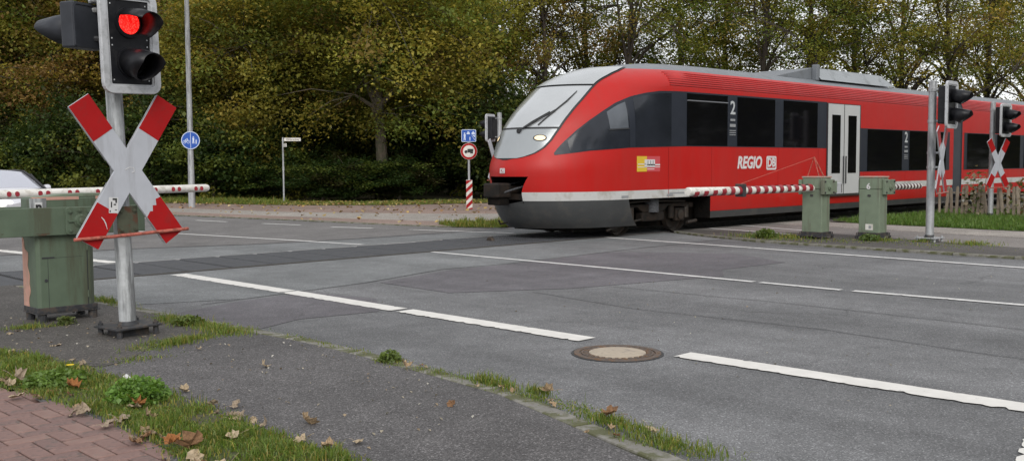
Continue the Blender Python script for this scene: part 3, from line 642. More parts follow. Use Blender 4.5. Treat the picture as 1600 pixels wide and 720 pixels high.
nt_ = MB().box(-a-.004, -a-.001, -.09, .07, .19, .31).build('notice', 'boom_white', bB); MB().box(-a-.006, -a-.004, -.05, .0, .22, .28).build('notice_print', 'print_grey', nt_)

# ---- foreground barrier machine at the left, its boom leaves the picture to the left
m = thing('barrier_machine', 'large green barrier machine with peeling pink primer behind the foreground signal', 'barrier', (3.83, 10.57, .03))
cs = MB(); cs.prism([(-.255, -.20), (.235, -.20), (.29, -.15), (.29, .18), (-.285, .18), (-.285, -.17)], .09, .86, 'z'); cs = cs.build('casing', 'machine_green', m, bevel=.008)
# bare primer where the paint has peeled off the side facing the footway: irregular edge
e_ = [(.185, .095), (.185, .85)]
P = [(.178, .10)] + [(.178, .86)] + [(.02 + .022*math.sin(z*13) + .012*math.sin(z*37) + (-.16 if z > .7 else 0)*max(0, (z-.62)/.2) * -1, z) for z in np.linspace(.855, .105, 24)]
MB().prism(P, -.2905, -.286, 'x').build('primer_patch', 'primer_pink', cs)
MB().box(.205, .213, -.2025, -.2, .1, .85).build('door_seam', 'gasket', cs); MB().box(-.18, .17, -.2015, -.2, .64, .643).build('panel_seam', 'gasket', cs); MB().box(-.18, -.1765, -.2015, -.2, .14, .64).build('panel_seam', 'gasket', cs)
MB().box(-.235, -.115, -.2045, -.2, .638, .652).build('hinge_trace', 'black_steel', cs)
for z in (.22, .7): MB().tube([(.209, -.206, z), (.209, -.206, z+.07)], .009, 8).build('hinge', 'machine_green', cs)
MB(Matrix.Translation((-.2, -.2, .42))).lathe([(.016, 0), (.016, -.006), (.006, -.007)], 12, 'y').build('lock', 'black_steel', cs); MB().tube([(.2, .19, .02), (.24, .2, .3), (.24, .2, .8), (.3, .2, .95)], .014, 8).build('cable', 'gasket', cs, True)
MB().box(-.30, .315, -.225, .2, .085, .095).build('base_plate', 'black_steel', m, bevel=.003); MB().box(-.292, .30, -.207, .187, .096, .15).build('plinth_band', 'black_steel', m, bevel=.004)
for x, y in ((-.24, -.17), (.26, -.17), (.26, .15), (-.24, .15)): MB(Matrix.Translation((x, y, 0))).lathe([(.045, 0), (.045, .085)], 10).build('foot', 'black_steel', m)
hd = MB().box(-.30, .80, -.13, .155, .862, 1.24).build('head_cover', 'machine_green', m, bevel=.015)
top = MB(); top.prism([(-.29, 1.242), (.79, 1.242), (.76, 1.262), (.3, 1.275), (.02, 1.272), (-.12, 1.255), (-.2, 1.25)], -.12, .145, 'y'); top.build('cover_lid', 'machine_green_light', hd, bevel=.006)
for x0, x1, y0, y1 in ((-.285, -.02, -.132, -.08), (-.05, .17, -.1325, -.13), (.34, .62, -.1325, -.13)):
    MB().box(x0, x1, y0-.002, y1, 1.215, 1.2455).build('primer_patch', 'primer_pink', hd)
npl = MB().box(-.31, -.15, -.135, -.1305, 1.06, 1.235).build('number_plate', 'galvanised_worn', m)
text_mesh('n', .12, 'black_print', 'number', npl, Matrix.Translation((-.225, -.139, 1.15)) @ Matrix.Rotation(R(90), 4, 'X'), bold=.006)
MB().box(-.262, -.19, -.138, -.135, 1.085, 1.195).build('number_field', 'sticker_white', npl)
for y0, y1, nm in ((-.262, -.208, 'f'), (.185, .235, 'b')):
    bm = MB().box(-1.9, .80, y0, y1, .868, 1.145).build('boom_arm', 'machine_green', m, bevel=.006)
    if nm == 'f':
        hp = MB().prism(rrect(.27, .27, .03, 4, .115, 1.005), y0-.018, y0, 'y').build('hub_plate', 'machine_green', bm, bevel=.004)
        for x, z in ((.02, 1.1), (.02, .91), (.115, 1.11), (.115, .9), (.21, 1.1), (.21, .91)): MB(Matrix.Translation((x, y0-.018, z))).lathe([(.022, 0), (.022, -.012), (.012, -.012), (.012, -.022)], 8, 'y').build('bolt', 'machine_green', hp)
        MB(Matrix.Translation((.125, y0-.018, 1.005))).lathe([(.068, 0), (.068, -.012), (.055, -.016), (.052, -.03), (.03, -.03), (.03, -.05), (.02, -.054)], 20, 'y').build('pivot', 'machine_green', hp, True)
        MB().box(.0, .07, y0-.034, y0-.018, .996, 1.014).build('lever', 'machine_green', hp)
        for x, z in ((.225, 1.075), (.225, .935), (.235, 1.005)): MB(Matrix.Translation((x, y0-.019, z))).lathe([(.026, 0), (.026, -.002)], 10, 'y').build('hole', 'gasket', hp)
        for x0, x1, z0 in ((-.62, -.60, .9), (-.30, -.17, .885), (-.28, -.2, .872)): MB().box(x0, x1, y0-.001, y0, z0, z0+.008).build('rust_mark', 'rust_plate', bm)
bo = MB().tube([(-1.7, 0, 1.01), (-4.6, 0, 1.03)], .075, 16).build('boom', 'boom_white', m, True); boom_bands(bo, -4.55, -1.95, 0, 1.02, .0755, 8)
MB().box(-1.95, -1.5, -.206, .184, .9, 1.11).build('boom_socket', 'machine_green', m)

# ---- far barrier: white boom with paired red reflectors, its machine stands outside the picture
ang = math.atan2(22.0-20.6, 11.4-6.4)
fb, a, b = barrier_post((3.9, 19.85, .02), 'white barrier boom with paired round red reflectors beyond the rails', 1)
fb.rotation_euler = (0, 0, ang)
bo = MB().tube([(.3, 0, 1.02), (4.0, 0, 1.03), (7.72, 0, 1.04), (7.78, 0, 1.04)], [.09, .09, .088, .07], 20).build('boom', 'boom_white', fb, True)
for k in range(11):
    x = 7.52 - k*.66
    for dx in (0, -.17): MB(Matrix.Translation((x+dx, -.086, 1.035)) @ Matrix.Rotation(-.1, 4, 'X')).lathe([(.05, .004), (.05, -.006), (.001, -.009)], 16, 'y', False).build('reflector', 'boom_red', bo, True)

# ================================================================== SIGNS, LAMP POST
def person_shape(mb, x, z, h, y):
    mb.prism(disc(h*.09, 10, x, z+h*.9), y-.002, y); mb.prism([(x-h*.13, z+h*.78), (x+h*.13, z+h*.78), (x+h*.1, z+h*.42), (x+h*.12, z), (x+h*.03, z), (x, z+h*.34), (x-h*.05, z), (x-h*.14, z), (x-h*.1, z+h*.42)], y-.002, y)
lp = thing('lamp_post', 'tall grey lamp post carrying a round blue path sign', 'lamp post', (17.78, 35.5, .02))
pp = MB().tube([(0, 0, 0), (0, 0, 2), (0, 0, 9.5), (-.25, -.35, 10.1), (-.9, -1.2, 10.3)], [.13, .105, .075, .06, .05], 16).build('pole', 'galvanised', lp, True)
MB(Matrix.Translation((-1.2, -1.6, 10.3))).lathe([(.04, -.06), (.16, -.05), (.17, .02), (.06, .07)], 14).build('lantern', 'signal_grey', lp, True)
F = frame_of(244, -.05, -.115, 2.5)
bs = MB(F).prism(disc(.325, 36), -.012, .008).build('sign_disc', 'sign_blue', lp); MB(F).ring(disc(.33, 36), disc(.305, 36), -.016, -.011).build('sign_rim', 'pictogram_white', bs)
MB(F).box(-.008, .008, -.0145, -.012, -.29, .29).build('divider', 'pictogram_white', bs)
q = MB(F); q.ring(disc(.06, 16, -.22, -.06), disc(.045, 16, -.22, -.06), -.0145, -.012); q.ring(disc(.06, 16, -.08, -.06), disc(.045, 16, -.08, -.06), -.0145, -.012)
for a_, b_ in (((-.22, -.06), (-.17, .04)), ((-.17, .04), (-.1, .04)), ((-.1, .04), (-.08, -.06)), ((-.17, .04), (-.14, -.06)), ((-.14, -.06), (-.1, .04)), ((-.22, -.06), (-.14, -.06)), ((-.1, .04), (-.12, .08))):
    d = Vector((b_[0]-a_[0], b_[1]-a_[1])).normalized(); n_ = Vector((-d.y, d.x))*.008
    q.prism([(a_[0]+n_.x, a_[1]+n_.y), (a_[0]-n_.x, a_[1]-n_.y), (b_[0]-n_.x, b_[1]-n_.y), (b_[0]+n_.x, b_[1]+n_.y)], -.0145, -.012)
q.build('bicycle_symbol', 'pictogram_white', bs)
q = MB(F); person_shape(q, .1, -.12, .27, -.0125); person_shape(q, .2, -.13, .17, -.0125); q.build('walkers_symbol', 'pictogram_white', bs)

ss = thing('street_name_sign', 'thin grey post with small white street name plates against the dark shrubs', 'street sign', (22.02, 35.97, .02))
MB().tube([(0, 0, 0), (0, 0, 2.68)], .035, 10).build('pole', 'galvanised', ss, True); MB().lathe([(.04, 1.35), (.045, 1.35), (.045, 1.5), (.04, 1.5)], 10).build('clamp', 'galvanised', ss)
F = frame_of(238, .0, 0, 2.6); pl = MB(F).box(.04, .72, -.012, .012, -.075, .075).build('name_plate', 'boom_white', ss, bevel=.003)
MB(F).ring([(.04, -.075), (.72, -.075), (.72, .075), (.04, .075)], [(.05, -.065), (.71, -.065), (.71, .065), (.05, .065)], -.0145, -.012).build('plate_border', 'black_print', pl)
text_mesh('Klempnerweg', .092, 'black_print', 'lettering', pl, F @ Matrix.Translation((.38, -.014, 0)) @ Matrix.Rotation(R(90), 4, 'X'))
F2 = frame_of(160, .02, -.0, 2.45); MB(F2).box(.04, .6, -.01, .01, -.16, -.02).build('name_plate', 'boom_white', ss, bevel=.003)

sg = thing('traffic_sign', 'post with blue home zone sign above a round no lorries sign', 'traffic sign', (23.16, 25.92, .02))
MB().tube([(0, 0, 0), (0, 0, 2.75)], .038, 12).build('pole', 'galvanised', sg, True)
F = frame_of(228, 0, 0, 2.53); F.translation += Vector((-.03, -.035, 0))
bl = MB(F).prism(rrect(.5, .42, .035), -.012, .006).build('home_zone_plate', 'sign_blue', sg); MB(F).ring(rrect(.5, .42, .035), rrect(.465, .385, .03), -.0155, -.011).build('plate_border', 'pictogram_white', bl)
q = MB(F); person_shape(q, -.14, -.16, .27, -.0125); person_shape(q, .04, -.17, .14, -.0125)
q.prism([(-.06, .1), (.03, .1), (.045, .05), (-.075, .05)], -.0145, -.0125); q.prism([(-.055, .105), (.025, .105), (.01, .14), (-.04, .14)], -.0145, -.0125)
q.prism([(.1, .04), (.21, .04), (.21, .1), (.155, .15), (.1, .1)], -.0145, -.0125); q.prism([(.08, .02), (.1, .0), (.22, -.14), (.2, -.15)], -.0145, -.0125); q.prism([(.12, .02), (.21, -.06), (.21, .02)], -.0145, -.0125)
q.build('home_zone_symbol', 'pictogram_white', bl)
F = frame_of(228, 0, 0, 2.0); F.translation += Vector((-.03, -.035, 0))
rd = MB(F).prism(disc(.285, 40), -.012, .006).build('prohibition_disc', 'boom_white', sg); MB(F).ring(disc(.278, 40), disc(.205, 40), -.0155, -.0118).build('red_ring', 'sign_red', rd)
q = MB(F); q.prism([(-.045, -.02), (.15, -.02), (.15, .08), (-.045, .08)], -.0145, -.012); q.prism([(-.15, -.045), (.14, -.045), (.14, -.022), (-.055, -.022), (-.055, .035), (-.115, .035), (-.15, 0)], -.0145, -.012)
for x in (-.105, .07, .12): q.prism(disc(.026, 12, x, -.055), -.0147, -.012)
q.build('lorry_symbol', 'black_print', rd)
F = frame_of(228, 0, 0, .52); F.translation += Vector((-.035, -.045, 0))
bc = MB(F).box(-.105, .105, -.012, .006, -.5, .5).build('guide_beacon', 'boom_white', sg)
for k in range(-1, 4):
    z0 = -.5 + .28*k
    P = [(-.104, max(-.499, min(.499, z0))), (.104, max(-.499, min(.499, z0+.2))), (.104, max(-.499, min(.499, z0+.34))), (-.104, max(-.499, min(.499, z0+.14)))]
    if abs(P[0][1]-P[3][1]) > .005 or abs(P[1][1]-P[2][1]) > .005: MB(F).prism(P, -.0145, -.012).build('red_stripe', 'sign_red', bc)

# ================================================================== PICKET FENCE
fn = thing('picket_fence', 'weathered wooden picket fence on the grass bank beside the train', 'fence', (29.25, 12.1, .03))
pk = []
for v_ in range(4):
    w = .042; h = .82 + .03*v_; q = MB(); q.prism([(-w, 0), (w, 0), (w*.95, h-.05), (w*.45, h), (-w*.4, h+.005), (-w, h-.05)], -.012, .012, 'x')
    pk.append(q.mesh('picket', 'wood_fence'))
for k in range(42):
    y = .0 - k*.14 + random.gauss(0, .012); o = link('picket', random.choice(pk), fn); o.location = (.0 + random.gauss(0, .008) + .08*k*.155/2, y, random.uniform(-.02, .03)); o.rotation_euler = (random.gauss(0, .05) + (-.09 if 6 < k < 12 else 0), random.gauss(0, .03), random.gauss(0, .12))
for z in (.25, .66): MB().tube([(.045, .1, z), (.045+.13, -3.2, z+random.uniform(-.02, .02)), (.045+.26, -6.5, z)], .024, 6).build('rail', 'wood_fence', fn)
for k in range(4): MB().tube([(.1+.08*k, .25-2.15*k, -.03), (.1+.08*k, .25-2.15*k, .8)], .04, 8).build('post', 'wood_fence', fn)
MB().tube([(-.05, .42, -.03), (-.06, .43, 1.0)], .035, 8).build('stake', 'wood_fence', fn)

# ================================================================== WAITING CAR (beyond the far barrier)
car = thing('car', 'silver car waiting behind the far barrier boom', 'car', (9.0, 26.5, .01), (0, 0, R(4)))
# local: front at y=0, rear at y=4.2, x half width .87
ST = [  # y, half width at belt, belt z, roof half width, roof z, bottom z
    (0.02, .60, .66, .5, .67, .30), (.15, .74, .72, .6, .74, .2), (.5, .83, .82, .66, .86, .18), (1.0, .87, .90, .70, .96, .18), (1.12, .875, .92, .72, 1.0, .18), (1.95, .88, .95, .61, 1.45, .18), (2.5, .88, .96, .6, 1.5, .18), (3.3, .87, .97, .58, 1.46, .18), (3.95, .83, .95, .53, 1.2, .2), (4.2, .75, .88, .5, .92, .3)]
rows = []
for y, w, bz, rw, rz_, b0 in ST: rows.append([(-w*.93, y, b0), (-w, y, b0+.2), (-w*1.01, y, (bz+b0)/2+.1), (-w, y, bz), (-rw, y, rz_-.05), (-rw*.75, y, rz_), (0, y, rz_+.03), (rw*.75, y, rz_), (rw, y, rz_-.05), (w, y, bz), (w*1.01, y, (bz+b0)/2+.1), (w, y, b0+.2), (w*.93, y, b0)])
q = MB(); q.grid(rows); q._add(rows[0], [tuple(range(13))]); q._add(rows[-1], [tuple(range(12, -1, -1))]); bd = q.build('body', 'car_paint', car, True)
sb_ = bd.modifiers.new('sub', 'SUBSURF'); sb_.levels = 1; sb_.render_levels = 2
ws = []
for t in np.linspace(.04, .97, 8):
    y = 1.12 + .83*t; w = .80 + (.60-.80)*t; z = .985 + .465*t
    ws.append([(x*w, y-.035+.06*abs(x)**2, z+.028-.05*abs(x)**2.2+.018*math.sin(t*3)) for x in np.linspace(-1, 1, 13)])
MB().grid(ws).build('windscreen', 'car_glass', car, True)
for sx in (-1, 1):
    MB().tube([(sx*.845, 1.1, .965), (sx*.735, 1.5, 1.23), (sx*.63, 1.93, 1.44), (sx*.60, 2.5, 1.47), (sx*.585, 3.25, 1.44)], .028, 8).build('roof_pillar', 'car_black', car, True)
    sg_ = MB(); sg_.prism([(1.25, 1.0), (3.6, 1.0), (3.25, 1.36), (2.0, 1.38)], sx*.84-.01, sx*.84+.01, 'x'); o = sg_.build('side_window', 'car_black', car); 
    hl = MB(Matrix.Translation((sx*.60, .1, .665)) @ Matrix.Diagonal((1, 1, .48, 1))).lathe([(.2, .1), (.2, -.0), (.15, -.06), (.001, -.08)], 18, 'y', False).build('headlight', 'car_lamp', car, True)
    mr_ = MB(Matrix.Translation((sx*.97, 1.32, 1.0))).lathe([(.03, -.1), (.09, -.08), (.1, .02), (.08, .06)], 12, 'x').build('wing_mirror', 'car_paint', car, True)
    for y in (.78, 3.4):
        wh = MB(Matrix.Translation((sx*.80, y, .31))).lathe([(.2, -.1), (.3, -.1), (.315, -.06), (.315, .06), (.3, .1), (.2, .1)], 24, 'x', False).build('wheel', 'tyre', car, True)
        MB(Matrix.Translation((sx*.86, y, .31))).lathe([(.2, .0), (.18, .03*sx), (.05, .01*sx), (.001, .02*sx)], 20, 'x', False).build('rim', 'galvanised', wh, True)
MB().box(-.5, .5, -.045, .04, .42, .56).build('grille', 'car_black', car, bevel=.02); MB().box(-.26, .26, -.06, -.04, .33, .43).build('number_plate', 'sticker_white', car)
MB().box(-.7, .7, -.02, .1, .2, .29).build('bumper_lip', 'car_black', car, bevel=.02)
for sx in (-.25, .2): MB().tube([(sx*2, 1.1, .995), (sx*.6, 1.16, 1.04)], .008, 5).build('wiper', 'car_black', car)

# ================================================================== TRAIN
tr = thing('train', 'red regional diesel railcar with sloping rounded nose crossing the road', 'train', (14.4, 15.05, 0))
ZT = np.array([.22, .41, .75, 1.2, 1.43, 2.0, 2.31, 2.59, 3.07, 3.25, 3.45, 3.66, 3.78, 3.87, 3.93])
T0 = np.array([.50, .28, .10, 0, -.02, .22, .40, .63, 1.2, 1.45, 1.9, 2.6, 3.3, 4.0, 4.7])
NL = 2.2; TEND = 18.9
def _hermite(x, X, Y):
    d = np.diff(Y)/np.diff(X); mm = np.zeros(len(X)); mm[0], mm[-1] = d[0], d[-1]
    for i in range(1, len(X)-1): mm[i] = 0 if d[i-1]*d[i] <= 0 else 2*d[i-1]*d[i]/(d[i-1]+d[i])
    i = int(np.clip(np.searchsorted(X, x)-1, 0, len(X)-2)); h = X[i+1]-X[i]; t = (x-X[i])/h
    return (2*t**3-3*t*t+1)*Y[i] + (t**3-2*t*t+t)*h*mm[i] + (-2*t**3+3*t*t)*Y[i+1] + (t**3-t*t)*h*mm[i+1]
def nt0(z): return float(_hermite(min(max(z, .22), 3.93), ZT, T0))
def hw(z):
    if z <= 3.2: return 1.45 - .12*max(0, (.8-z)/.6)**2
    return 1.45*max(0., 1 - min(1, (z-3.2)/.73)**2.6)**(1/2.2)
def Pf(dy, z):     # point of the nose by lateral offset
    w = hw(z); a = min(1, abs(dy)/max(w, 1e-6)); return Vector((nt0(z) + NL*(1-math.sqrt(max(0, 1-a*a))), dy, z))
def Ps(x, z, s=-1):  # point of the side by distance along the train
    w = hw(z); k = (x-nt0(z))/NL
    return Vector((x, s*(w if k >= 1 else w*math.sqrt(max(0, 1-(1-max(k, 0))**2))), z))
def off_f(dy, z, d):
    e = .02; p = Pf(dy, z); a = Pf(dy+e, z) - Pf(dy-e, z); b = Pf(dy, min(z+e, 3.92)) - Pf(dy, z-e); n = b.cross(a).normalized()
    if n.x > 0 and n.z < .5: n = -n
    if n.z < -.2 and z > 1.5: n = -n
    return p + n*d
def off_s(x, z, d, s=-1):
    e = .02; p = Ps(x, z, s); a = Ps(x+e, z, s) - Ps(x-e, z, s); b = Ps(x, z+e, s) - Ps(x, z-e, s); n = a.cross(b).normalized()
    if n.y*s < 0: n = -n
    return p + n*d
PH = [R(90)*k/36 for k in range(37)]
def shell(name, zs, mat, phi_min=None, xend=None, parent=tr, xs_extra=(6, 9, 12, 15, TEND)):
    """closed round the nose, both sides; phi_min(z) leaves an opening at the front"""
    for_side = []
    for s in (-1, 1):
        rows = []
        for z in zs:
            w = hw(z); t = nt0(z); f0 = phi_min(z) if phi_min else 0; r = []
            for f in PH:
                f = f0 + (R(90)-f0)*f/R(90); r.append((t + NL*(1-math.cos(f)), s*w*math.sin(f), z))
            xe = xend(z) if xend else None
            if xe is None: r += [(x, s*w, z) for x in xs_extra if x > t+NL+.05]; 
            else: r = [q if q[0] <= xe else tuple(Ps(xe, z, s)) for q in r] + [tuple(Ps(max(xe, t+NL), z, s))]
            mx = max(len(r), 0); rows.append(r)
        n = max(len(r) for r in rows); rows = [r + [r[-1]]*(n-len(r)) for r in rows]
        for_side.append(rows)
    q = MB()
    for rows in for_side: q.grid(rows)
    o = q.build(name, mat, parent, True)
    return o
BAY0, BAY1 = .78, 1.32
bay = lambda z: math.asin(min(.9, (.40 + .16*max(0, (z-.95)/.37)**1.5 if z > .95 else .40 - .0*z)/hw(z)))
shell('body', list(np.linspace(BAY1, 3.2, 44)) + list(np.linspace(3.22, 3.66, 23)), 'train_red')
shell('body_lower', np.linspace(1.0, BAY1, 6), 'train_red', bay)
shell('roof', [3.66, 3.675, 3.69, 3.705, 3.72, 3.74, 3.76, 3.78, 3.81, 3.84, 3.865, 3.885, 3.9, 3.915, 3.925, 3.93], 'train_roof')
shell('white_stripe', np.linspace(.82, 1.0, 4), 'train_white', bay)
shell('nose_skirt', np.linspace(.24, .82, 9), 'train_skirt', lambda z: bay(z) if z > BAY0 else 0, lambda z: 1.55 + (z-.24)*.85)
# coupler bay
bx = MB(); bx._add([(1.0, -.62, .7), (1.0, .62, .7), (1.0, .62, 1.4), (1.0, -.62, 1.4)], [(0, 1, 2, 3)])
for z in (BAY0+.003, BAY1-.003): bx._add([(Pf(-.40, z).x, -.40, z), (Pf(0, z).x+.0, 0, z), (Pf(.40, z).x, .40, z), (1.0, .6, z), (1.0, -.6, z)], [(0, 1, 2, 3, 4)])
for s in (-1, 1): bx.grid([[tuple(Pf(s*hw(z)*math.sin(bay(z)), z)), (1.0, s*.6, z)] for z in np.linspace(BAY0, BAY1, 6)])
bx.build('coupler_bay', 'train_under', tr)
cp = MB().tube([(1.0, 0, 1.03), (-.0, 0, 1.03)], .1, 14).build('coupler', 'train_bogie', tr, True)
MB().box(-.38, .02, -.22, .22, .89, 1.19).build('coupler_head', 'train_bogie', cp, bevel=.04); MB().lathe([(.09, -.42), (.11, -.38), (.11, -.36)], 14, 'x').build('coupler_cone', 'wheel_steel', cp, True)
MB().box(-.3, .0, -.17, .17, .74, .888).build('contact_box', 'train_under', cp, bevel=.02)
for s in (-1, 1): MB().tube([(.75, s*.3, 1.2), (.1, s*.28, 1.08), (-.2, s*.2, 1.0)], .02, 6).build('air_hose', 'rubber', cp, True)
MB().box(.12, .3, -.4, .4, .84, .96).build('step_beam', 'train_bogie', tr, bevel=.01)
MB().tube([(.2, .1, .36), (.0, .1, .34), (-.05, .1, .42)], .02, 6).build('sand_pipe', 'train_bogie', tr)
# front glazing
def fpatch(name, zs, yb, mat, d, parent=tr, n=25, y_from=None):
    rows = []
    for z in zs:
        b1 = yb(z); b0 = -b1 if y_from is None else y_from(z); rows.append([tuple(off_f(b0 + (b1-b0)*k/(n-1), z, d)) for k in range(n)])
    return MB().grid(rows).build(name, mat, parent, True)
YB = lambda z: float(np.interp(z, [1.66, 1.68, 1.72, 1.79, 1.9, 2.06, 2.31, 2.6, 2.9, 3.22, 3.45, 3.58, 3.66, 3.70], [.05, .26, .44, .60, .71, .78, .83, .86, .87, .86, .83, .78, .70, .62]))
gf = fpatch('front_surround', np.linspace(1.66, 3.70, 50), lambda z: YB(z)+.022, 'gasket', .010)
lower = fpatch('lamp_panel', np.linspace(1.69, 2.285, 22), lambda z: YB(z)-.012, 'front_panel', .018)
wsn = fpatch('windscreen', np.linspace(2.325, 3.205, 24), lambda z: YB(z)-.012, 'windscreen', .018)
fpatch('brow_panel', np.linspace(3.235, 3.685, 22), lambda z: YB(z)-.012, 'front_top', .03)
for k in range(9):
    z = 1.76 + k*.055
    MB().tube([tuple(off_f((YB(z)-.05)*t, z, .012)) for t in np.linspace(-1, 1, 17)], .0045, 4).build('grille_line', 'gasket', lower)
for s in (-1, 1):
    p = off_f(s*.6, 2.1, .02); n_ = (off_f(s*.6, 2.1, .05) - p).normalized(); M_ = Matrix.Translation(p) @ n_.to_track_quat('Z', 'Y').to_matrix().to_4x4() @ Matrix.Diagonal((1.5, .75, 1, 1))
    hl = MB(M_).lathe([(.095, -.01), (.095, .008), (.08, .012)], 20, cap=False).build('headlamp_housing', 'gasket', lower); MB(M_).lathe([(.08, .004), (.05, .012), (.001, .014)], 18, cap=False).build('headlamp', 'headlamp', hl, True)
# wipers
for pts in ([(-.12, 2.24), (-.3, 2.36), (-.5, 2.52), (-.62, 2.66)], [(-.12, 2.24), (-.33, 2.42), (-.55, 2.62)]):
    MB().tube([tuple(off_f(a_, z, .05)) for a_, z in pts], .014, 6).build('wiper_arm', 'gasket', wsn, True)
MB().tube([tuple(off_f(a_, z, .035)) for a_, z in ((-.47, 2.36), (-.6, 2.62), (-.68, 2.86), (-.70, 3.08))], [.014, .018, .016, .008], 6).build('wiper_blade', 'gasket', wsn, True)
pv = off_f(-.12, 2.24, .03); MB(Matrix.Translation(pv)).lathe([(.05, -.03), (.05, .03)], 10, 'x').build('wiper_pivot', 'gasket', wsn)
# emblem on the nose
def emblem(parent, M_, h, col, back=None):
    w = h*1.42; t_ = h*.13
    if back: MB(M_).box(-w/2, w/2, -h/2, h/2, -.001, .0005).build('emblem_field', back, parent)
    fr = MB(M_).ring(rrect(w, h, h*.12, 3), rrect(w-2*t_, h-2*t_, h*.06, 3), 0.001, .0025, 'z').build('emblem_frame', col, parent)
    text_mesh('DB', h*.86, col, 'emblem_letters', fr, M_ @ Matrix.Translation((0, -.0, .002)), bold=h*.03)
p = off_f(0, 1.44, .012); q_ = (off_f(0, 1.5, .012) - off_f(0, 1.38, .012)).normalized(); xa = Vector((0, -1, 0)); za = xa.cross(q_).normalized()
emblem(tr, Matrix((xa, q_, za)).transposed().to_4x4() if False else Matrix.Translation(p) @ Matrix((xa, q_, za)).transposed().to_4x4(), .105, 'print_white')
# side bands and windows, both sides
def spatch(name, xs, zlo, zhi, mat, d, parent=tr, nz=10, s=-1):
    rows = []
    for x in xs:
        a_, b_ = zlo(x), zhi(x); rows.append([tuple(off_s(x, a_ + (b_-a_)*k/nz, d, s)) for k in range(nz+1)])
    q = MB().grid(rows); return q.build(name, mat, parent, True)
const = lambda v: (lambda x: v)
for s in (-1, 1):
    lo = lambda x: float(np.interp(x, [.55, 1.24, 2.34, 4.3], [1.75, 1.84, 1.91, 1.955]))
    hi = lambda x: float(np.interp(x, [.55, .66, .78, 1.06, 1.35, 1.69, 2.05, 2.47, 2.9, 3.32, 3.8, 4.3, 10.6], [1.77, 1.9, 2.02, 2.26, 2.46, 2.66, 2.85, 3.0, 3.09, 3.145, 3.165, 3.175, 3.185]))
    cabb = spatch('cab_window_band', list(np.linspace(.57, 3.4, 40)) + [3.8, 4.28], lo, hi, 'pillar_grey', .006, s=s)
    spatch('cab_window', np.linspace(.85, 2.32, 20), lambda x: lo(x)+.02, lambda x: hi(x)-.035, 'cab_glass', .011, cabb, s=s)
    spatch('cab_door_window', np.linspace(1.78, 2.28, 6), lambda x: lo(x)+.42, lambda x: hi(x)-.06, 'cab_glass_reflection', .014, cabb, s=s)
    MB().tube([tuple(off_s(x, lo(x)+.40, .016, s)) for x in np.linspace(1.75, 2.3, 6)], .014, 5).build('window_bar', 'gasket', cabb)
    spatch('cab_side_panel', np.linspace(2.5, 3.75, 8), lambda x: lo(x)+.02, lambda x: hi(x)-.05, 'cab_glass', .010, cabb, s=s)
    wb = spatch('window_band', [4.28, 10.62], const(1.955), hi, 'pillar_grey', .006, s=s)
    for a_, b_ in ((4.32, 5.93), (6.34, 8.02), (8.42, 10.12)):
        pane = spatch('window', [a_, b_], const(1.975), const(3.14), 'window_black', .012, wb, s=s)
        if a_ < 5: MB().tube([tuple(off_s(a_, 2.98, .016, s)), tuple(off_s(b_, 2.98, .016, s))], .016, 5).build('vent_bar', 'pillar_pale', pane)
    lb = spatch('low_window_band', [12.52, 18.6], const(1.31), const(2.53), 'pillar_grey', .006, s=s)
    for a_, b_ in ((12.95, 15.15), (15.65, 18.3)): spatch('window', [a_, b_], const(1.33), const(2.51), 'window_black', .012, lb, s=s)
    for x0, zc in ((6.135, 2.86), (15.4, 2.30)):
        M_ = Matrix.Translation((x0, s*1.468, zc)) @ Matrix.Rotation(R(90), 4, 'X') @ (Matrix.Rotation(R(180), 4, 'Y') if s > 0 else Matrix())
        text_mesh('2', .44, 'print_class', 'class_number', wb if x0 < 10 else lb, M_, bold=.008)
        for k, (w, h, dz) in enumerate(((.2, .05, -.27), (.24, .07, -.40), (.26, .02, -.52), (.26, .02, -.57), (.26, .02, -.62))):
            MB().box(x0-w/2, x0+w/2, s*1.4665-.002, s*1.4665+.002, zc+dz-h/2, zc+dz+h/2).build('pictogram', 'print_grey', wb if x0 < 10 else lb)
    # ribbed cantrail
    for k in range(7):
        z = 3.30 + k*.048
        MB().tube([tuple(off_s(x, z, .004, s)) for x in (3.7, 4.5, 8, 12, 16, 18.85)], .011, 5).build('cantrail_rib', 'train_red_rib', tr)
    # double door
    for i, (a_, b_) in enumerate(((10.68, 11.55), (11.585, 12.46))):
        rows = lambda a__, b__, z0, z1, d: [[tuple(off_s(x, z, d, s)) for z in np.linspace(z0, z1, 12)] for x in (a__, b__)]
        dr = MB().grid(rows(a_, b_, .72, 3.15, .018)).build('door_leaf', 'door_grey', tr, True)
        dw = MB().grid(rows(a_+.2, b_-.2, 1.28, 2.86, .024)).build('door_window', 'window_black', dr, True)
        x_ = b_-.05 if i == 0 else a_+.05
        MB().tube([tuple(off_s(x_, z, .05, s)) for z in (1.0, 1.4, 1.75)], .016, 8).build('door_handle', 'gasket', dr)
    MB().grid([[tuple(off_s(x, z, .012, s)) for z in np.linspace(.70, 3.17, 12)] for x in (10.62, 12.52)]).build('door_frame', 'gasket', tr, True)
    MB().box(10.6, 12.55, s*1.46-.06, s*1.46+.06, .66, .70).build('door_step', 'wheel_steel', tr)
    # skirts behind the bogie
    sk = MB(); sk.grid([[tuple(Ps(x, z, s)) for z in np.linspace(.46, .82, 5)] for x in (5.27, 10.6, 18.85)]); sk.build('side_skirt', 'train_red', tr, True)
    sk = MB(); sk.grid([[(x, s*1.43, .46), (x, s*1.41, .38), (x, s*1.39, .3)] for x in (5.27, 18.85)]); sk.build('sill', 'train_skirt', tr)
    sk = MB(); sk._add([(5.27, s*1.44, .3), (5.27, s*1.0, .3), (5.27, s*1.0, .82), (5.27, s*1.45, .82)], [(0, 1, 2, 3)]); sk.build('skirt_end', 'train_under', tr)
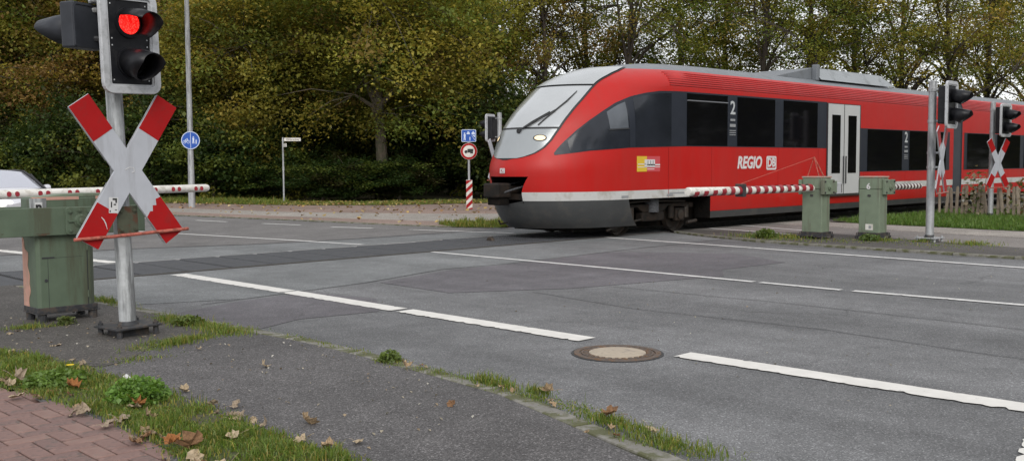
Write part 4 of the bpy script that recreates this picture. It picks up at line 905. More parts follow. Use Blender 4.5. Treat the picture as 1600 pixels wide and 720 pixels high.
    # lettering and logo
    M_ = Matrix.Translation((7.05, s*1.4525, 1.57)) @ Matrix.Rotation(R(90), 4, 'X')
    if s > 0: M_ = Matrix.Translation((7.05, s*1.4525, 1.57)) @ Matrix.Rotation(R(180), 4, 'Z') @ Matrix.Rotation(R(90), 4, 'X')
    text_mesh('REGIO', .40, 'print_white', 'lettering', tr, M_ @ Matrix.Translation((-.16, 0, .002)) @ Matrix.Diagonal((.92, 1, 1, 1)), shear=.22, bold=.014)
    emblem(tr, M_ @ Matrix.Translation((.83, 0, .001)) @ Matrix.Diagonal((.95, 1, 1, 1)), .34, 'print_white')
    x0 = 2.55
    lg = MB().box(x0, x0+.34, s*1.453-.002, s*1.453+.002, 1.40, 1.73).build('transport_logo', 'logo_yellow', tr)
    MB().box(x0+.345, x0+.8, s*1.453-.0015, s*1.453+.0015, 1.40, 1.73).build('logo_field', 'logo_red', lg)
    for a_, b_, c_, d_ in ((.26, .62, 1.5, 1.66), (.34, .8, 1.53, 1.56), (.02, .8, 1.49, 1.505), (.35, .6, 1.445, 1.46), (.03, .3, 1.55, 1.57)): MB().box(x0+a_, x0+b_, s*1.4545-.0015, s*1.4545+.0015, c_, d_).build('logo_mark', 'print_white', lg)
    for k in range(3): MB().box(x0+.36+k*.09, x0+.39+k*.09, s*1.456-.001, s*1.456+.001, 1.53, 1.64).build('logo_mark', 'print_grey', lg)
    for x in (2.05, 3.6): MB().box(x, x+.22, s*1.452-.002, s*1.452+.002, .85, .9).build('jacking_mark', 'print_grey', tr)
    MB().box(3.7, 5.0, s*1.452-.001, s*1.452+.001, .9, .93).build('stripe_label', 'print_grey', tr)
    for x in (5.3, 8.2, 10.2, 12.75, 15.4): MB().box(x, x+.008, s*1.4515-.001, s*1.4515+.001, .83, 1.3 if x > 12 else 1.94).build('panel_joint', 'train_red_rib', tr)
    MB().box(3.655, 3.67, s*1.4515-.001, s*1.4515+.001, .83, 1.92).build('panel_joint', 'train_red_rib', tr)
# roof equipment
ac = MB(); ac.prism([(9.2, 3.86), (11.0, 4.17), (14.9, 4.17), (15.5, 3.92), (15.5, 3.84), (9.2, 3.84)], -.82, .82, 'y'); ac = ac.build('roof_unit', 'train_roof', tr, bevel=.03)
for s in (-1, 1):
    sd = MB(); sd._add([(10.95, s*.83, 4.16), (14.9, s*.83, 4.16), (15.5, s*1.06, 3.83), (11.0, s*1.06, 3.83)], [(0, 1, 2, 3)]); sd.build('roof_unit_side', 'roof_pale', ac)
    MB().box(11.4, 11.55, s*.93-.01, s*.93+.01, 3.95, 4.0).build('vent', 'gasket', ac); MB().box(14.6, 14.75, s*.95-.01, s*.95+.01, 3.93, 3.98).build('vent', 'gasket', ac)
MB().box(10.9, 11.06, -1.0, -.82, 3.80, 4.24).build('exhaust', 'train_roof', tr, bevel=.03); MB().tube([(10.98, -.91, 4.22), (10.98, -.91, 4.3)], .045, 10).build('exhaust_pipe', 'train_bogie', tr, True)
# underframe and bogie
MB().box(1.15, 18.8, -.86, .86, .16, .76).build('underframe', 'train_under', tr)  # box enlarged downwards and forwards to block light beneath the train
for x0, x1, z0 in ((6.0, 9.0, .22), (9.4, 12.8, .25), (13.2, 17.8, .24)): MB().box(x0, x1, -1.2, 1.2, z0, .45).build('equipment_box', 'train_under', tr, bevel=.03)
bg_ = MB().box(1.9, 5.0, -.62, .62, .42, .62).build('bogie', 'train_bogie', tr, bevel=.03)
for x in (2.45, 4.45):
    ax = MB().tube([(x, -.95, .40), (x, .95, .40)], .08, 12).build('axle', 'train_bogie', bg_)
    for s in (-1, 1):
        MB(Matrix.Translation((x, s*.985, .41))).lathe([(.39, .07*s), (.39, -.05*s), (.33, -.06*s), (.31, -.03*s), (.16, -.01*s), (.12, -.07*s), (.001, -.07*s)][::-1] if True else [], 28, 'y', False).build('wheel', 'wheel_steel', ax, True)
        MB().box(x-.17, x+.17, s*1.13-.07, s*1.13+.07, .26, .56).build('axle_box', 'train_bogie', bg_, bevel=.03); MB(Matrix.Translation((x, s*1.2, .41))).lathe([(.11, 0), (.11, .02*s), (.06, .03*s), (.001, .03*s)], 14, 'y', False).build('axle_cap', 'wheel_steel', bg_, True)
        for dx in (-.28, .28): MB().tube([(x+dx, s*1.13, .34), (x+dx, s*1.13, .62)], .075, 10).build('spring', 'wheel_steel' if dx > 0 else 'train_bogie', bg_, True)
for s in (-1, 1):
    MB().prism([(1.95, .56), (2.9, .62), (3.1, .5), (3.8, .5), (4.0, .62), (4.95, .56), (4.95, .68), (1.95, .68)], s*1.13-.06, s*1.13+.06, 'y').build('bogie_frame', 'train_bogie', bg_, bevel=.015)
    MB().box(3.05, 3.85, s*1.1-.1, s*1.1+.1, .3, .5).build('brake_unit', 'train_bogie', bg_, bevel=.03); MB().tube([(3.45, s*1.15, .5), (3.45, s*1.15, .8)], .16, 14).build('air_spring', 'rubber', bg_, True)
    MB().tube([(1.9, s*1.16, .16), (2.6, s*1.16, .3), (3.2, s*1.16, .36)], .022, 6).build('brake_pipe', 'wheel_steel', bg_, True); MB().tube([(4.7, s*1.2, .22), (5.05, s*1.2, .25)], .04, 8).build('sander', 'wheel_steel', bg_, True)
    MB().tube([(2.2, s*1.2, .72), (3.2, s*1.2, .76), (4.6, s*1.2, .72)], .03, 6).build('damper', 'wheel_steel', bg_, True)
# gangway and second car
def section(x, z0=.3, w=0):
    zs = list(np.linspace(z0, 3.2, 8)) + [3.3, 3.4, 3.5, 3.58, 3.66, 3.74, 3.82, 3.88, 3.93]
    return [(x, -(hw(z)-w), z) for z in zs] + [(x, hw(z)-w, z) for z in zs[::-1]]
gw = MB(); gw.grid([section(x, .5, .05 + (.05 if k % 2 else 0)) for k, x in enumerate(np.linspace(18.9, 19.6, 11))]); gw.build('gangway', 'gangway', tr, False)
c2 = MB().grid([[(x, -(hw(z)), z) for z in list(np.linspace(1.0, 3.2, 6)) + [3.3, 3.4, 3.5, 3.58, 3.66]] for x in (19.6, 36)]); c2.grid([[(x, (hw(z)), z) for z in list(np.linspace(1.0, 3.2, 6)) + [3.3, 3.4, 3.5, 3.58, 3.66]] for x in (19.6, 36)])
c2 = c2.build('rear_car', 'train_red', tr, True)
for s in (-1, 1):
    MB().grid([[(x, s*hw(z), z) for z in (3.66, 3.74, 3.8, 3.85, 3.89, 3.92, 3.93)] for x in (19.6, 36)]).build('roof', 'train_roof', c2, True)
    MB().grid([[(x, s*1.45, .82), (x, s*1.45, 1.0)] for x in (19.6, 36)]).build('white_stripe', 'train_white', c2); MB().grid([[tuple(Ps(x, z, s)) for z in (.46, .6, .82)] for x in (19.6, 36)]).build('side_skirt', 'train_red', c2)
    b2 = spatch('window_band', [19.75, 35.5], const(1.31), const(2.53), 'pillar_grey', .006, c2, s=s)
    for a_ in (20.0, 22.6, 25.2, 27.8, 30.4, 33.0): spatch('window', [a_, a_+2.2], const(1.33), const(2.51), 'window_black', .012, b2, s=s)
    for k in range(7): MB().tube([tuple(off_s(x, 3.30 + k*.048, .004, s)) for x in (19.62, 28, 36)], .011, 5).build('cantrail_rib', 'train_red_rib', c2)
q = MB(); q._add(section(19.6, .3), [tuple(range(len(section(19.6))))]); q._add(section(36, .3), [tuple(range(len(section(36))))]); q._add(section(18.87, .3), [tuple(range(len(section(18.87))))]); q.build('end_wall', 'gangway', c2)
MB().box(19.7, 35.8, -1.2, 1.2, .28, .85).build('underframe', 'train_under', c2)

# ================================================================== VEGETATION
def leaf_cloud(P, size, C, r, flat_=.6, jit=.3, aspect=.75):
    """kite-shaped folded leaves at points P (n,3), size (n,), colours C (n,3) -> V, F, Cv"""
    n = len(P); az = r.uniform(0, 2*np.pi, n); tilt = r.normal(-.35, flat_, n); roll = r.normal(0, flat_, n)
    d = np.stack([np.cos(az)*np.cos(tilt), np.sin(az)*np.cos(tilt), np.sin(tilt)], 1)
    s0 = np.stack([-np.sin(az), np.cos(az), np.zeros(n)], 1); u0 = np.cross(d, s0)
    s = s0*np.cos(roll)[:, None] + u0*np.sin(roll)[:, None]; u = np.cross(s, d)*-1
    L = size[:, None]; w = L*aspect*.5; fold = L*r.uniform(.02, .2, n)[:, None]
    a = P - d*L*.5; b = P + s*w - d*L*.05 + u*fold; c = P + d*L*.5 - u*L*.08; e = P - s*w - d*L*.05 + u*fold
    V = np.stack([a, b, c, e], 1).reshape(-1, 3); i = np.arange(n)*4
    F = np.concatenate([np.stack([i, i+1, i+2], 1), np.stack([i, i+2, i+3], 1)])
    return V, F, np.repeat(C, 4, 0)
def pal_colors(pal, wts, tip_id, r, jit=.13, spread=.14):
    pal = np.array(pal); w = np.array(wts, float); w /= w.sum(); nt_ = tip_id.max()+1
    base = r.choice(len(pal), nt_, p=w)
    own = np.where(r.random(len(tip_id)) < spread, r.choice(len(pal), len(tip_id), p=w), base[tip_id])
    C = pal[own] * np.exp(r.normal(0, jit, len(tip_id)))[:, None] * np.exp(r.normal(0, .16, nt_))[tip_id][:, None]
    return np.clip(C, .002, .8)
def make_tree(seed, H, r0, trunk_h, rad, base_z, n_tips, n_leaf, sig, leaf, pal, wts, bark='bark', lean=(0, 0), top_bias=0., n_limb=11, trunk_top=.85, twig=1., flat_=.42):
    r = np.random.default_rng(seed)
    cz, rz_ = (H+base_z)/2, (H-base_z)/2
    ph = r.uniform(0, 6.28, 6)
    def lobes(d):
        a = np.arctan2(d[:, 1], d[:, 0]); return 1 + .16*np.sin(2*a+ph[0]) + .13*np.sin(3*a+ph[1]+2*d[:, 2]) + .12*np.sin(5*a+ph[2]-3*d[:, 2]) + .1*np.sin(6*d[:, 2]+ph[3])
    d = r.normal(size=(n_tips, 3)); d /= np.linalg.norm(d, axis=1)[:, None]
    rr = r.random(n_tips)**.42 * lobes(d); tips = d*rr[:, None]*np.array([rad, rad, rz_]) + np.array([lean[0]*.6, lean[1]*.6, cz])
    tips[:, 2] = np.maximum(tips[:, 2], base_z*.8)
    # trunk
    def trunk_pt(t): return Vector((lean[0]*t*t + .12*math.sin(t*5+ph[4])*r0*4, lean[1]*t*t + .12*math.cos(t*4+ph[5])*r0*4, H*trunk_top*t))
    mb = MB(); ts = np.linspace(0, 1, 9); mb.tube([trunk_pt(t) for t in ts], [r0*(1.45 if t == 0 else 1.0)*(1-.86*t**.8) + .02 for t in ts], 9)
    # limbs
    idx = r.choice(n_tips, n_limb, replace=False); limbs = []
    for i in idx:
        e = Vector(tips[i]); h = max(trunk_h, min(e.z*r.uniform(.45, .8), H*.75)); t = min(.95, h/(H*trunk_top)); a = trunk_pt(t)
        e = a.lerp(e, .82); m1 = a.lerp(e, .35) + Vector((0, 0, .12*(e-a).length)); m2 = a.lerp(e, .7) + Vector((r.normal(0, .25), r.normal(0, .25), .1*(e-a).length))
        rb = r0*(.62-.4*t); mb.tube([a, m1, m2, e], [rb, rb*.7, rb*.45, rb*.18], 6); limbs += [a.lerp(m1, .5), m1, m1.lerp(m2, .5), m2, e]
    limbs += [trunk_pt(t) for t in np.linspace(.6, 1, 6)]
    LP = np.array([tuple(q) for q in limbs])
    for i in range(n_tips):
        e = tips[i]; dd = np.linalg.norm((LP-e)*np.array([1, 1, 1.3]), axis=1); a = Vector(LP[dd.argmin()]); e = Vector(e)
        m1 = a.lerp(e, .5) + Vector((r.normal(0, .1), r.normal(0, .1), .08*(e-a).length)); mb.tube([a, m1, e], [.035*twig, .022*twig, .007*twig], 3, False)
    tm = mb.mesh('trunk', bark, True)
    # leaves
    tid = np.repeat(np.arange(n_tips), n_leaf); n = len(tid)
    along = r.random(n)**.6; ctr = np.array([LP[np.linalg.norm(LP-e, axis=1).argmin()] for e in tips])
    P = ctr[tid] + (tips-ctr)[tid]*(.45 + .6*along)[:, None] + r.normal(size=(n, 3))*np.array([sig, sig, sig*.55])
    P[:, 2] = np.maximum(P[:, 2], .06)
    V, F, C = leaf_cloud(P, leaf*np.exp(r.normal(0, .25, n)), pal_colors(pal, wts, tid, r), r, flat_)
    return tm, np_mesh('crown', V, F, 'leaf', C)
GREEN, OLIVE, YEL, BROWN, DARK, RUST = (.135, .165, .036), (.235, .22, .044), (.36, .295, .062), (.235, .162, .053), (.042, .07, .02), (.24, .105, .042)
VAR = {
 'maple':   make_tree(1, 15.5, .30, 3.6, 7.2, 3.0, 330, 240, .55, .15, [OLIVE, YEL, GREEN, BROWN], [5, 2.2, 4, 1], n_limb=16),
 'maple_b': make_tree(2, 16.0, .28, 3.2, 6.5, 2.2, 290, 230, .55, .15, [OLIVE, YEL, GREEN, BROWN], [5, 1.5, 5, 1.2], n_limb=14),
 'brown':   make_tree(3, 16.0, .26, 2.0, 5.6, 1.4, 290, 220, .52, .15, [BROWN, OLIVE, YEL, GREEN], [5, 4, 1.0, 3], n_limb=14),
 'copper':  make_tree(4, 16.0, .28, 2.0, 5.0, 1.2, 300, 110, .5, .12, [(.085, .045, .03), BROWN, (.06, .035, .025)], [5, 2, 3], n_limb=16, twig=1.4),
 'low':     make_tree(5, 12.5, .22, .8, 4.6, .25, 330, 220, .48, .15, [OLIVE, GREEN, YEL], [5, 5, 1.6], n_limb=14),
 'open_a':  make_tree(6, 18.0, .26, 4.0, 5.6, 2.4, 200, 118, .44, .14, [OLIVE, GREEN, BROWN, YEL], [5, 6, 1.4, 1], n_limb=16, bark='bark_dark', twig=1.3),
 'open_b':  make_tree(7, 19.0, .24, 4.0, 5.0, 2.0, 175, 118, .42, .14, [GREEN, OLIVE, YEL, RUST], [5, 4, 1.2, .7], n_limb=15, bark='bark_dark', twig=1.3),
 'open_c':  make_tree(8, 17.0, .26, 3.0, 5.6, 2.2, 150, 112, .42, .14, [OLIVE, BROWN, GREEN, YEL], [4, 3, 4, 1], n_limb=18, bark='bark_dark', twig=1.5),
}
SHR = {
 'dark_a': make_tree(21, 3.4, .06, .1, 1.9, .02, 120, 120, .28, .14, [DARK, GREEN, OLIVE], [6, 4, .8], n_limb=8, trunk_top=.7, twig=.6),
 'dark_b': make_tree(22, 4.6, .07, .1, 2.3, .02, 150, 120, .32, .14, [DARK, GREEN, (.05, .045, .02)], [6, 3, 1.5], n_limb=8, trunk_top=.7, twig=.6),
 'olive':  make_tree(23, 2.2, .05, .1, 1.4, .02, 100, 50, .25, .15, [OLIVE, GREEN, BROWN], [3, 4, 2], n_limb=7, trunk_top=.7, twig=.6),
}
def place(kind, table, name, label, cat, x, y, s=1., rz=None, group=None, sz=None, z=0.):
    t = thing(name, label, cat, (x, y, z), (0, 0, random.uniform(0, 6.28) if rz is None else rz), group); t.scale = (s, s, sz or s)
    link('trunk' if cat == 'tree' else 'stem', table[kind][0], t); link('crown' if cat == 'tree' else 'foliage', table[kind][1], t); return t
# position along a sight line from the pavement, at distance d
def at(u, d):
    k = (u-800)/1576.4; a = math.atan2(k*math.cos(_p)*1.0, 1.0); th = _y - a; return (d*math.cos(th), d*math.sin(th))
TREES = [
 ('brown', 20, 60, 1.0, 'brown and olive autumn tree at the far left edge above the car'),
 ('brown', 125, 57, 1.0, 'olive brown autumn tree directly behind the foreground signal'),
 ('maple_b', 60, 74, 1.1, 'taller green tree farther back above the silver car'),
 ('brown', 215, 62, .95, 'brown leaved tree just right of the foreground cross'),
 ('copper', 268, 60, 1.05, 'reddish brown copper tree behind the lamp post'),
 ('low', 362, 50, 1.0, 'bushy olive tree with foliage to the ground right of the lamp post'),
 ('maple_b', 455, 60, 1.0, 'olive tree behind the street name sign'),
 ('maple', 596, 47.5, 1.0, 'large yellowing maple with a bare pale trunk in the middle of the wood edge'),
 ('maple_b', 690, 58, .95, 'olive green tree between the maple and the no lorries sign'),
 ('open_a', 775, 60, .92, 'tree with thinning crown rising above the sign post left of the train nose'),
 ('open_c', 850, 57, .9, 'thin crowned tree above the windscreen of the train'),
 ('open_b', 915, 62, .95, 'slender green tree above the front of the train roof'),
 ('open_c', 985, 58, 1.0, 'bare branched tree with open limbs above the ribbed red roof edge'),
 ('open_a', 1060, 61, .95, 'olive tree above the first passenger window of the train'),
 ('open_b', 1130, 66, 1.0, 'green and rust tree above the lettering on the train'),
 ('open_c', 1195, 58, .95, 'brownish tree left of the roof unit on the train'),
 ('open_a', 1262, 60, 1.0, 'olive tree right behind the roof unit on the train'),
 ('open_b', 1335, 64, 1.0, 'yellow green tree above the train door'),
 ('open_a', 1410, 67, 1.0, 'dark limbed tree above the numbered barrier post'),
 ('open_c', 1478, 70, 1.0, 'open tree above the signal beside the barrier posts'),
 ('open_b', 1540, 75, 1.0, 'green tree above the farther crossing signal'),
 ('open_a', 1615, 80, 1.05, 'tree at the right edge of the picture above the rear car'),
]
for kind, u, d, s, lab in TREES:
    x, y = at(u, d); place(kind, VAR, 'autumn_tree', lab, 'tree', x, y, s, None, 'autumn trees behind the crossing')
# shrubs along the wood edge, left to right
SHRUBS = [('dark_b', -10, 56, 1.0), ('dark_a', 60, 53, 1.1), ('dark_b', 120, 52, 1.05), ('dark_a', 180, 50, 1.15), ('dark_b', 245, 49, 1.1), ('dark_a', 300, 50.5, .8), ('dark_a', 335, 47, 1.1), ('dark_b', 395, 47, .62), ('dark_a', 425, 49, 1.0), ('dark_b', 470, 52, 1.1), ('dark_b', 505, 46, .6), ('dark_b', 555, 46, .66), ('dark_b', 625, 46, .66), ('dark_b', 665, 53, 1.1), ('dark_b', 715, 52, 1.1), ('dark_a', 760, 50, 1.1), ('dark_b', 805, 46, 1.15), ('dark_b', 860, 48, 1.1)]
NEAR = ['below the car roof', 'behind the silver car', 'behind the lower arms of the foreground cross', 'left of the lamp post', 'behind the tip of the white boom', 'just right of the lamp post', 'at the foot of the bushy olive tree', 'left of the street name sign', 'touching the street name post', 'right of the street name sign', 'at the pavement edge before the maple', 'left of the maple trunk', 'right of the maple trunk', 'between the maple trunk and the no lorries sign', 'left of the no lorries sign', 'behind the no lorries sign', 'behind the train nose', 'behind the train windscreen']
for (k, u, d, s), w in zip(SHRUBS, NEAR):
    x, y = at(u, d); place(k, SHR, 'shrub', ('dark green' if k != 'olive' else 'low olive') + ' shrub ' + w, 'shrub', x, y, s*(1.25 if s < .7 else 1), None, 'shrubs along the wood edge', sz=s*.62 if s < .7 else None)
# the deeper wood on the left: one mass
r = np.random.default_rng(99); allV, allF, allC = [], [], []; o = 0; tb = MB()
for k in range(46):
    u = r.uniform(-140, 735); d = r.uniform(66, 86); x, y = at(u, d); H = r.uniform(13, 18); rad = r.uniform(3.5, 5)
    tb.tube([(x, y, 0), (x+r.normal(0, .4), y+r.normal(0, .4), H*.5), (x+r.normal(0, .8), y+r.normal(0, .8), H*.9)], [.2, .14, .03], 5)
    n = 4200; dd = r.normal(size=(n, 3)); dd /= np.linalg.norm(dd, axis=1)[:, None]; P = dd*(r.random(n)**.4)[:, None]*np.array([rad, rad, H*.52]) + np.array([x, y, H*.5])
    P += np.sin(P[:, [1, 2, 0]]*2.1)*.4; P[:, 2] = np.abs(P[:, 2])
    V, F, C = leaf_cloud(P, .36*np.exp(r.normal(0, .2, n)), pal_colors([DARK, GREEN, OLIVE, BROWN], [5, 4, 2, 2], np.arange(n) % 60, r), r); allV.append(V); allF.append(F+o); allC.append(C); o += len(V)
for k in range(60):
    u = -120 + k*17 + r.uniform(-8, 8); x, y = at(u, r.uniform(59, 64)); n = 1500; dd = r.normal(size=(n, 3)); dd /= np.linalg.norm(dd, axis=1)[:, None]
    P = dd*(r.random(n)**.4)[:, None]*np.array([2.2, 2.2, 1.9]) + np.array([x, y, 1.6]); P[:, 2] = np.abs(P[:, 2]); V, F, C = leaf_cloud(P, .3*np.exp(r.normal(0, .2, n)), pal_colors([DARK, GREEN, OLIVE], [6, 3, 1], np.arange(n) % 30, r), r); allV.append(V); allF.append(F+o); allC.append(C); o += len(V)
wd = tag(link('far_wood', np_mesh('far_wood', np.concatenate(allV), np.concatenate(allF), 'leaf', np.concatenate(allC))), 'dense dark wood filling the gaps behind the front row of trees', 'wood', kind='stuff')
tb.build('trunk', 'bark_dark', wd)

# the wood on the near side of the line, out of the picture: seen mirrored in the train windows
allV, allF, allC = [], [], []; o = 0; tb = MB()
for k in range(60):
    x = 8 + k*3.4 + r.uniform(-1.5, 1.5); y = -17 - r.uniform(0, 9) - .03*x; H = r.uniform(12, 17); rad = r.uniform(3.5, 5)
    tb.tube([(x, y, 0), (x+r.normal(0, .4), y+r.normal(0, .4), H*.5), (x+r.normal(0, .8), y+r.normal(0, .8), H*.9)], [.2, .14, .03], 5)
    n = 2200; dd = r.normal(size=(n, 3)); dd /= np.linalg.norm(dd, axis=1)[:, None]; P = dd*(r.random(n)**.4)[:, None]*np.array([rad, rad, H*.52]) + np.array([x, y, H*.5])
    P[:, 2] = np.abs(P[:, 2])
    V, F, C = leaf_cloud(P, .55*np.exp(r.normal(0, .2, n)), pal_colors([DARK, GREEN, OLIVE, BROWN], [5, 4, 2, 2], np.arange(n) % 60, r), r); allV.append(V); allF.append(F+o); allC.append(C); o += len(V)
wd = tag(link('opposite_wood', np_mesh('opposite_wood', np.concatenate(allV), np.concatenate(allF), 'leaf', np.concatenate(allC))), 'wood on the near side mirrored darkly in the train windows', 'wood', kind='stuff')
tb.build('trunk', 'bark_dark', wd)

# ---- grass blades
def blades(name, P, h, w, cols, r, lean=.75):
    n = len(P); az = r.uniform(0, 2*np.pi, n); s = np.stack([np.cos(az), np.sin(az), np.zeros(n)], 1); ld = r.uniform(0, 2*np.pi, n); la = np.abs(r.normal(0, lean, n))
    dr = np.stack([np.cos(ld), np.sin(ld), np.zeros(n)], 1)*la[:, None]; up_ = np.array([0, 0, 1.])
    H = h[:, None]; Wd = w[:, None]
    a = P - s*Wd*.5; b = P + s*Wd*.5; m = P + (up_*.6 + dr*.25)*H; t = P + (up_*(1-.25*la[:, None]) + dr)*H
    V = np.stack([a, b, m + s*Wd*.36, m - s*Wd*.36, t], 1).reshape(-1, 3); i = np.arange(n)*5
    F = np.concatenate([np.stack([i, i+1, i+2], 1), np.stack([i, i+2, i+3], 1), np.stack([i+3, i+2, i+4], 1)])
    pal = np.array(cols); C = pal[r.choice(len(pal), n)]*np.exp(r.normal(0, .22, n))[:, None]
    return V, F, np.repeat(C, 5, 0)
def inpoly(P, poly):
    poly = np.array(poly); x, y = P[:, 0], P[:, 1]; c = np.zeros(len(P), bool); j = len(poly)-1
    for i in range(len(poly)):
        xi, yi = poly[i]; xj, yj = poly[j]
        c ^= ((yi > y) != (yj > y)) & (x < (xj-xi)*(y-yi)/(yj-yi+1e-12)+xi); j = i
    return c
def scatter(poly, n, r):
    q = np.array(poly); lo, hi = q.min(0), q.max(0); out = np.zeros((0, 2))
    while len(out) < n:
        P = lo + (hi-lo)*r.random((n*2, 2)); out = np.vstack([out, P[inpoly(P, poly)]])
    return out[:n]
def grass(name, label, parts, z, cols, mat='grass'):
    r = np.random.default_rng(abs(hash(label)) % 1000 if False else len(label)); Vs, Fs, Cs = [], [], []; o = 0
    for P2, h, w in parts:
        n = len(P2); P = np.column_stack([P2, np.full(n, z)]); clump = .65 + .5*np.sin(P2[:, 0]*9.1 + 1.7*np.sin(P2[:, 1]*5))*np.sin(P2[:, 1]*7.3 + 1.1) + r.normal(0, .12, n)
        V, F, C = blades(name, P, h*np.clip(clump, .25, 1.4)*np.exp(r.normal(0, .25, n)), w*np.exp(r.normal(0, .2, n)), cols, r)
        Vs.append(V); Fs.append(F+o); Cs.append(C); o += len(V)
    return tag(link(name, np_mesh(name, np.concatenate(Vs), np.concatenate(Fs), mat, np.concatenate(Cs))), label, 'grass', kind='stuff')
GC = [(.105, .175, .026), (.14, .215, .038), (.08, .14, .02), (.18, .22, .06), (.12, .19, .03)]
GY = [(.28, .25, .06), (.17, .2, .03), (.32, .26, .09), (.13, .15, .025)]
r = np.random.default_rng(5)
VERGE = [(-3, 10.3), (-3, 9.05), (1.7, 9.05), (2.05, 8.9), (2.2, 8.2), (2.33, 7.54), (2.45, 6.7), (2.5, 6.0), (2.42, 5.15), (2.4, 4.2), (3.03, 4.2), (3.03, 5.2), (3.02, 6.4), (3.05, 7.1), (2.95, 8.1), (2.82, 9.1), (2.55, 9.75), (2.1, 10.2)]
mb = MB(); mb.poly(VERGE, .036); struct('verge_soil', mb, 'soil')
P = scatter(VERGE, 30000, r); P = np.vstack([P, scatter([(1.9, 9.3)] + VERGE[3:-2] + [(2.5, 9.7)], 46000, r)]); jitter = r.normal(0, .04, P.shape); P = P + jitter
thin = .55 + .5*np.sin(P[:, 0]*11 + 2*np.sin(P[:, 1]*3.1))*np.sin(P[:, 1]*6.7 + 1.3*np.sin(P[:, 0]*5)); P = P[r.random(len(P)) < np.clip(thin, .12, 1)]
grass('grass_verge', 'green grass strip between the brick footway and the asphalt pavement', [(P, .05, .0066)], .035, GC + GY[:1])
# tufts in the kerb joint
tuft = []
def tf(x, y, n, sx, sy, h, w=.006): n = int(n*.75); tuft.append((np.column_stack([x + r.normal(0, sx, n), y + r.normal(0, sy, n)]), h*.68, w))
for x, y, n, sx, sy, h in [(4.58, 9.55, 900, .10, .22, .09), (4.62, 9.15, 900, .10, .2, .08), (4.62, 8.65, 1300, .09, .18, .10), (4.3, 8.45, 700, .16, .06, .07), (3.95, 8.35, 900, .14, .08, .09), (3.72, 8.25, 500, .1, .08, .07), (4.68, 11.4, 700, .05, .25, .14), (4.8, 6.32, 500, .05, .09, .06),
                        (4.80, 5.75, 500, .05, .3, .045), (4.8, 5.13, 700, .05, .13, .09), (4.84, 4.72, 300, .03, .05, .06), (4.72, 4.6, 700, .05, .2, .045), (4.66, 4.2, 500, .05, .18, .045), (4.56, 3.80, 800, .05, .13, .07), (4.42, 3.3, 1100, .06, .16, .085), (3.37, 10.15, 500, .1, .06, .09), (3.62, 10.08, 260, .08, .04, .06), (4.9, 7.6, 250, .04, .4, .03), (4.86, 6.9, 200, .04, .3, .03), (3.35, 7.85, 350, .2, .08, .04)]: tf(x, y, n, sx, sy, h)
grass('kerb_grass', 'grass tufts growing in the joint along the near kerb', tuft, .03, GC + GY[:2])
BANK = [(23.6, 3), (23.75, 8.04), (24.25, 12.4), (24.9, 13.4), (34, 13.2), (34, 3)]
mb = MB(); mb.poly(BANK, .028); struct('bank_soil', mb, 'soil')
P = scatter(BANK, 42000, r); P2 = scatter([(23.7, 6.5), (24.2, 12.6), (29.3, 12.8), (29.3, 6.5)], 38000, r)
grass('grass_bank', 'bright green grass bank in front of the picket fence', [(P, .11, .014), (P2, .12, .013)], .03, GC)
tuft = []
for x, y, n, sx, sy, h in [(18.75, 10.95, 500, .2, .25, .12), (18.35, 11.4, 700, .2, .4, .14), (18.1, 10.6, 500, .25, .5, .05), (18.7, 9.6, 500, .3, .5, .05), (19.2, 9.15, 500, .18, .18, .1), (19.3, 8.5, 260, .08, .1, .13), (19.3, 7.5, 420, .18, .25, .14), (18.6, 8.0, 400, .4, .6, .04)]: tf(x, y, n, sx, sy, h, .012)
grass('pavement_weed_grass', 'sparse weeds and grass around the feet of the barrier posts', tuft, .03, GC + GY)
FARG = [(19.6, 39.1), (21.1, 34.3), (23.4, 31.3), (25.8, 30.3), (29, 29.2), (31, 31.5), (28, 33.5), (25, 34.5), (23.4, 37.5), (22.2, 41), (21.5, 46), (19, 52), (16.9, 52), (17.2, 46)]
mb = MB(); mb.poly(FARG, .024); struct('verge_soil', mb, 'soil')
ISL = [(16.95, 20.2), (16.45, 19.06), (17.0, 17.9), (18.3, 18.3), (18.4, 19.4)]
PL = scatter([(19.6, 39.5), (21.1, 35), (22.6, 36.5), (22.2, 41), (21.5, 46), (18.5, 50), (17.3, 46.5)], 22000, r); PA = scatter(FARG, 14000, r); PI = scatter(ISL, 4500, r)
grass('far_grass', 'grass strip at the foot of the wood and a tuft patch beside the train nose', [(PL, .2, .022), (PA, .10, .022), (PI, .15, .016)], .025, GC[:2] + GY[:2])

# ---- fallen leaves
def maple_leaf(seed, curl):
    r = random.Random(seed); pts = []
    prof = [(0, -.42), (.16, -.34), (.36, -.34), (.36, -.12), (.48, .06), (.34, .16), (.34, .34), (.17, .32), (0, .5)]
    full = prof + [(-x, y) for x, y in prof[-2:0:-1]]; V = [(0, 0, 0)]; n = len(full)
    for x, y in full:
        x *= r.uniform(.85, 1.15); y *= r.uniform(.9, 1.1); rr_ = math.hypot(x, y); V.append((x*(1-.25*curl*rr_), y*(1-.2*curl*rr_), curl*(rr_**2*1.0 + .35*abs(x)) + r.uniform(-.14, .16)))
    MV = [(a*.55, b*.55, c*.25 + r.uniform(-.08, .1)) for a, b, c in V[1:]]
    F = [(0, 1+n+i, 1+n+(i+1) % n) for i in range(n)] + [(1+n+i, 1+i, 1+(i+1) % n, 1+n+(i+1) % n) for i in range(n)]
    q = MB(); q._add(V + MV, F) if False else q._add([V[0]] + V[1:] + MV, F); q.tube([(0, -.45, .05), (.05, -.75, .12), (.1, -.95, .1)], .012, 3); return q
LM = {}
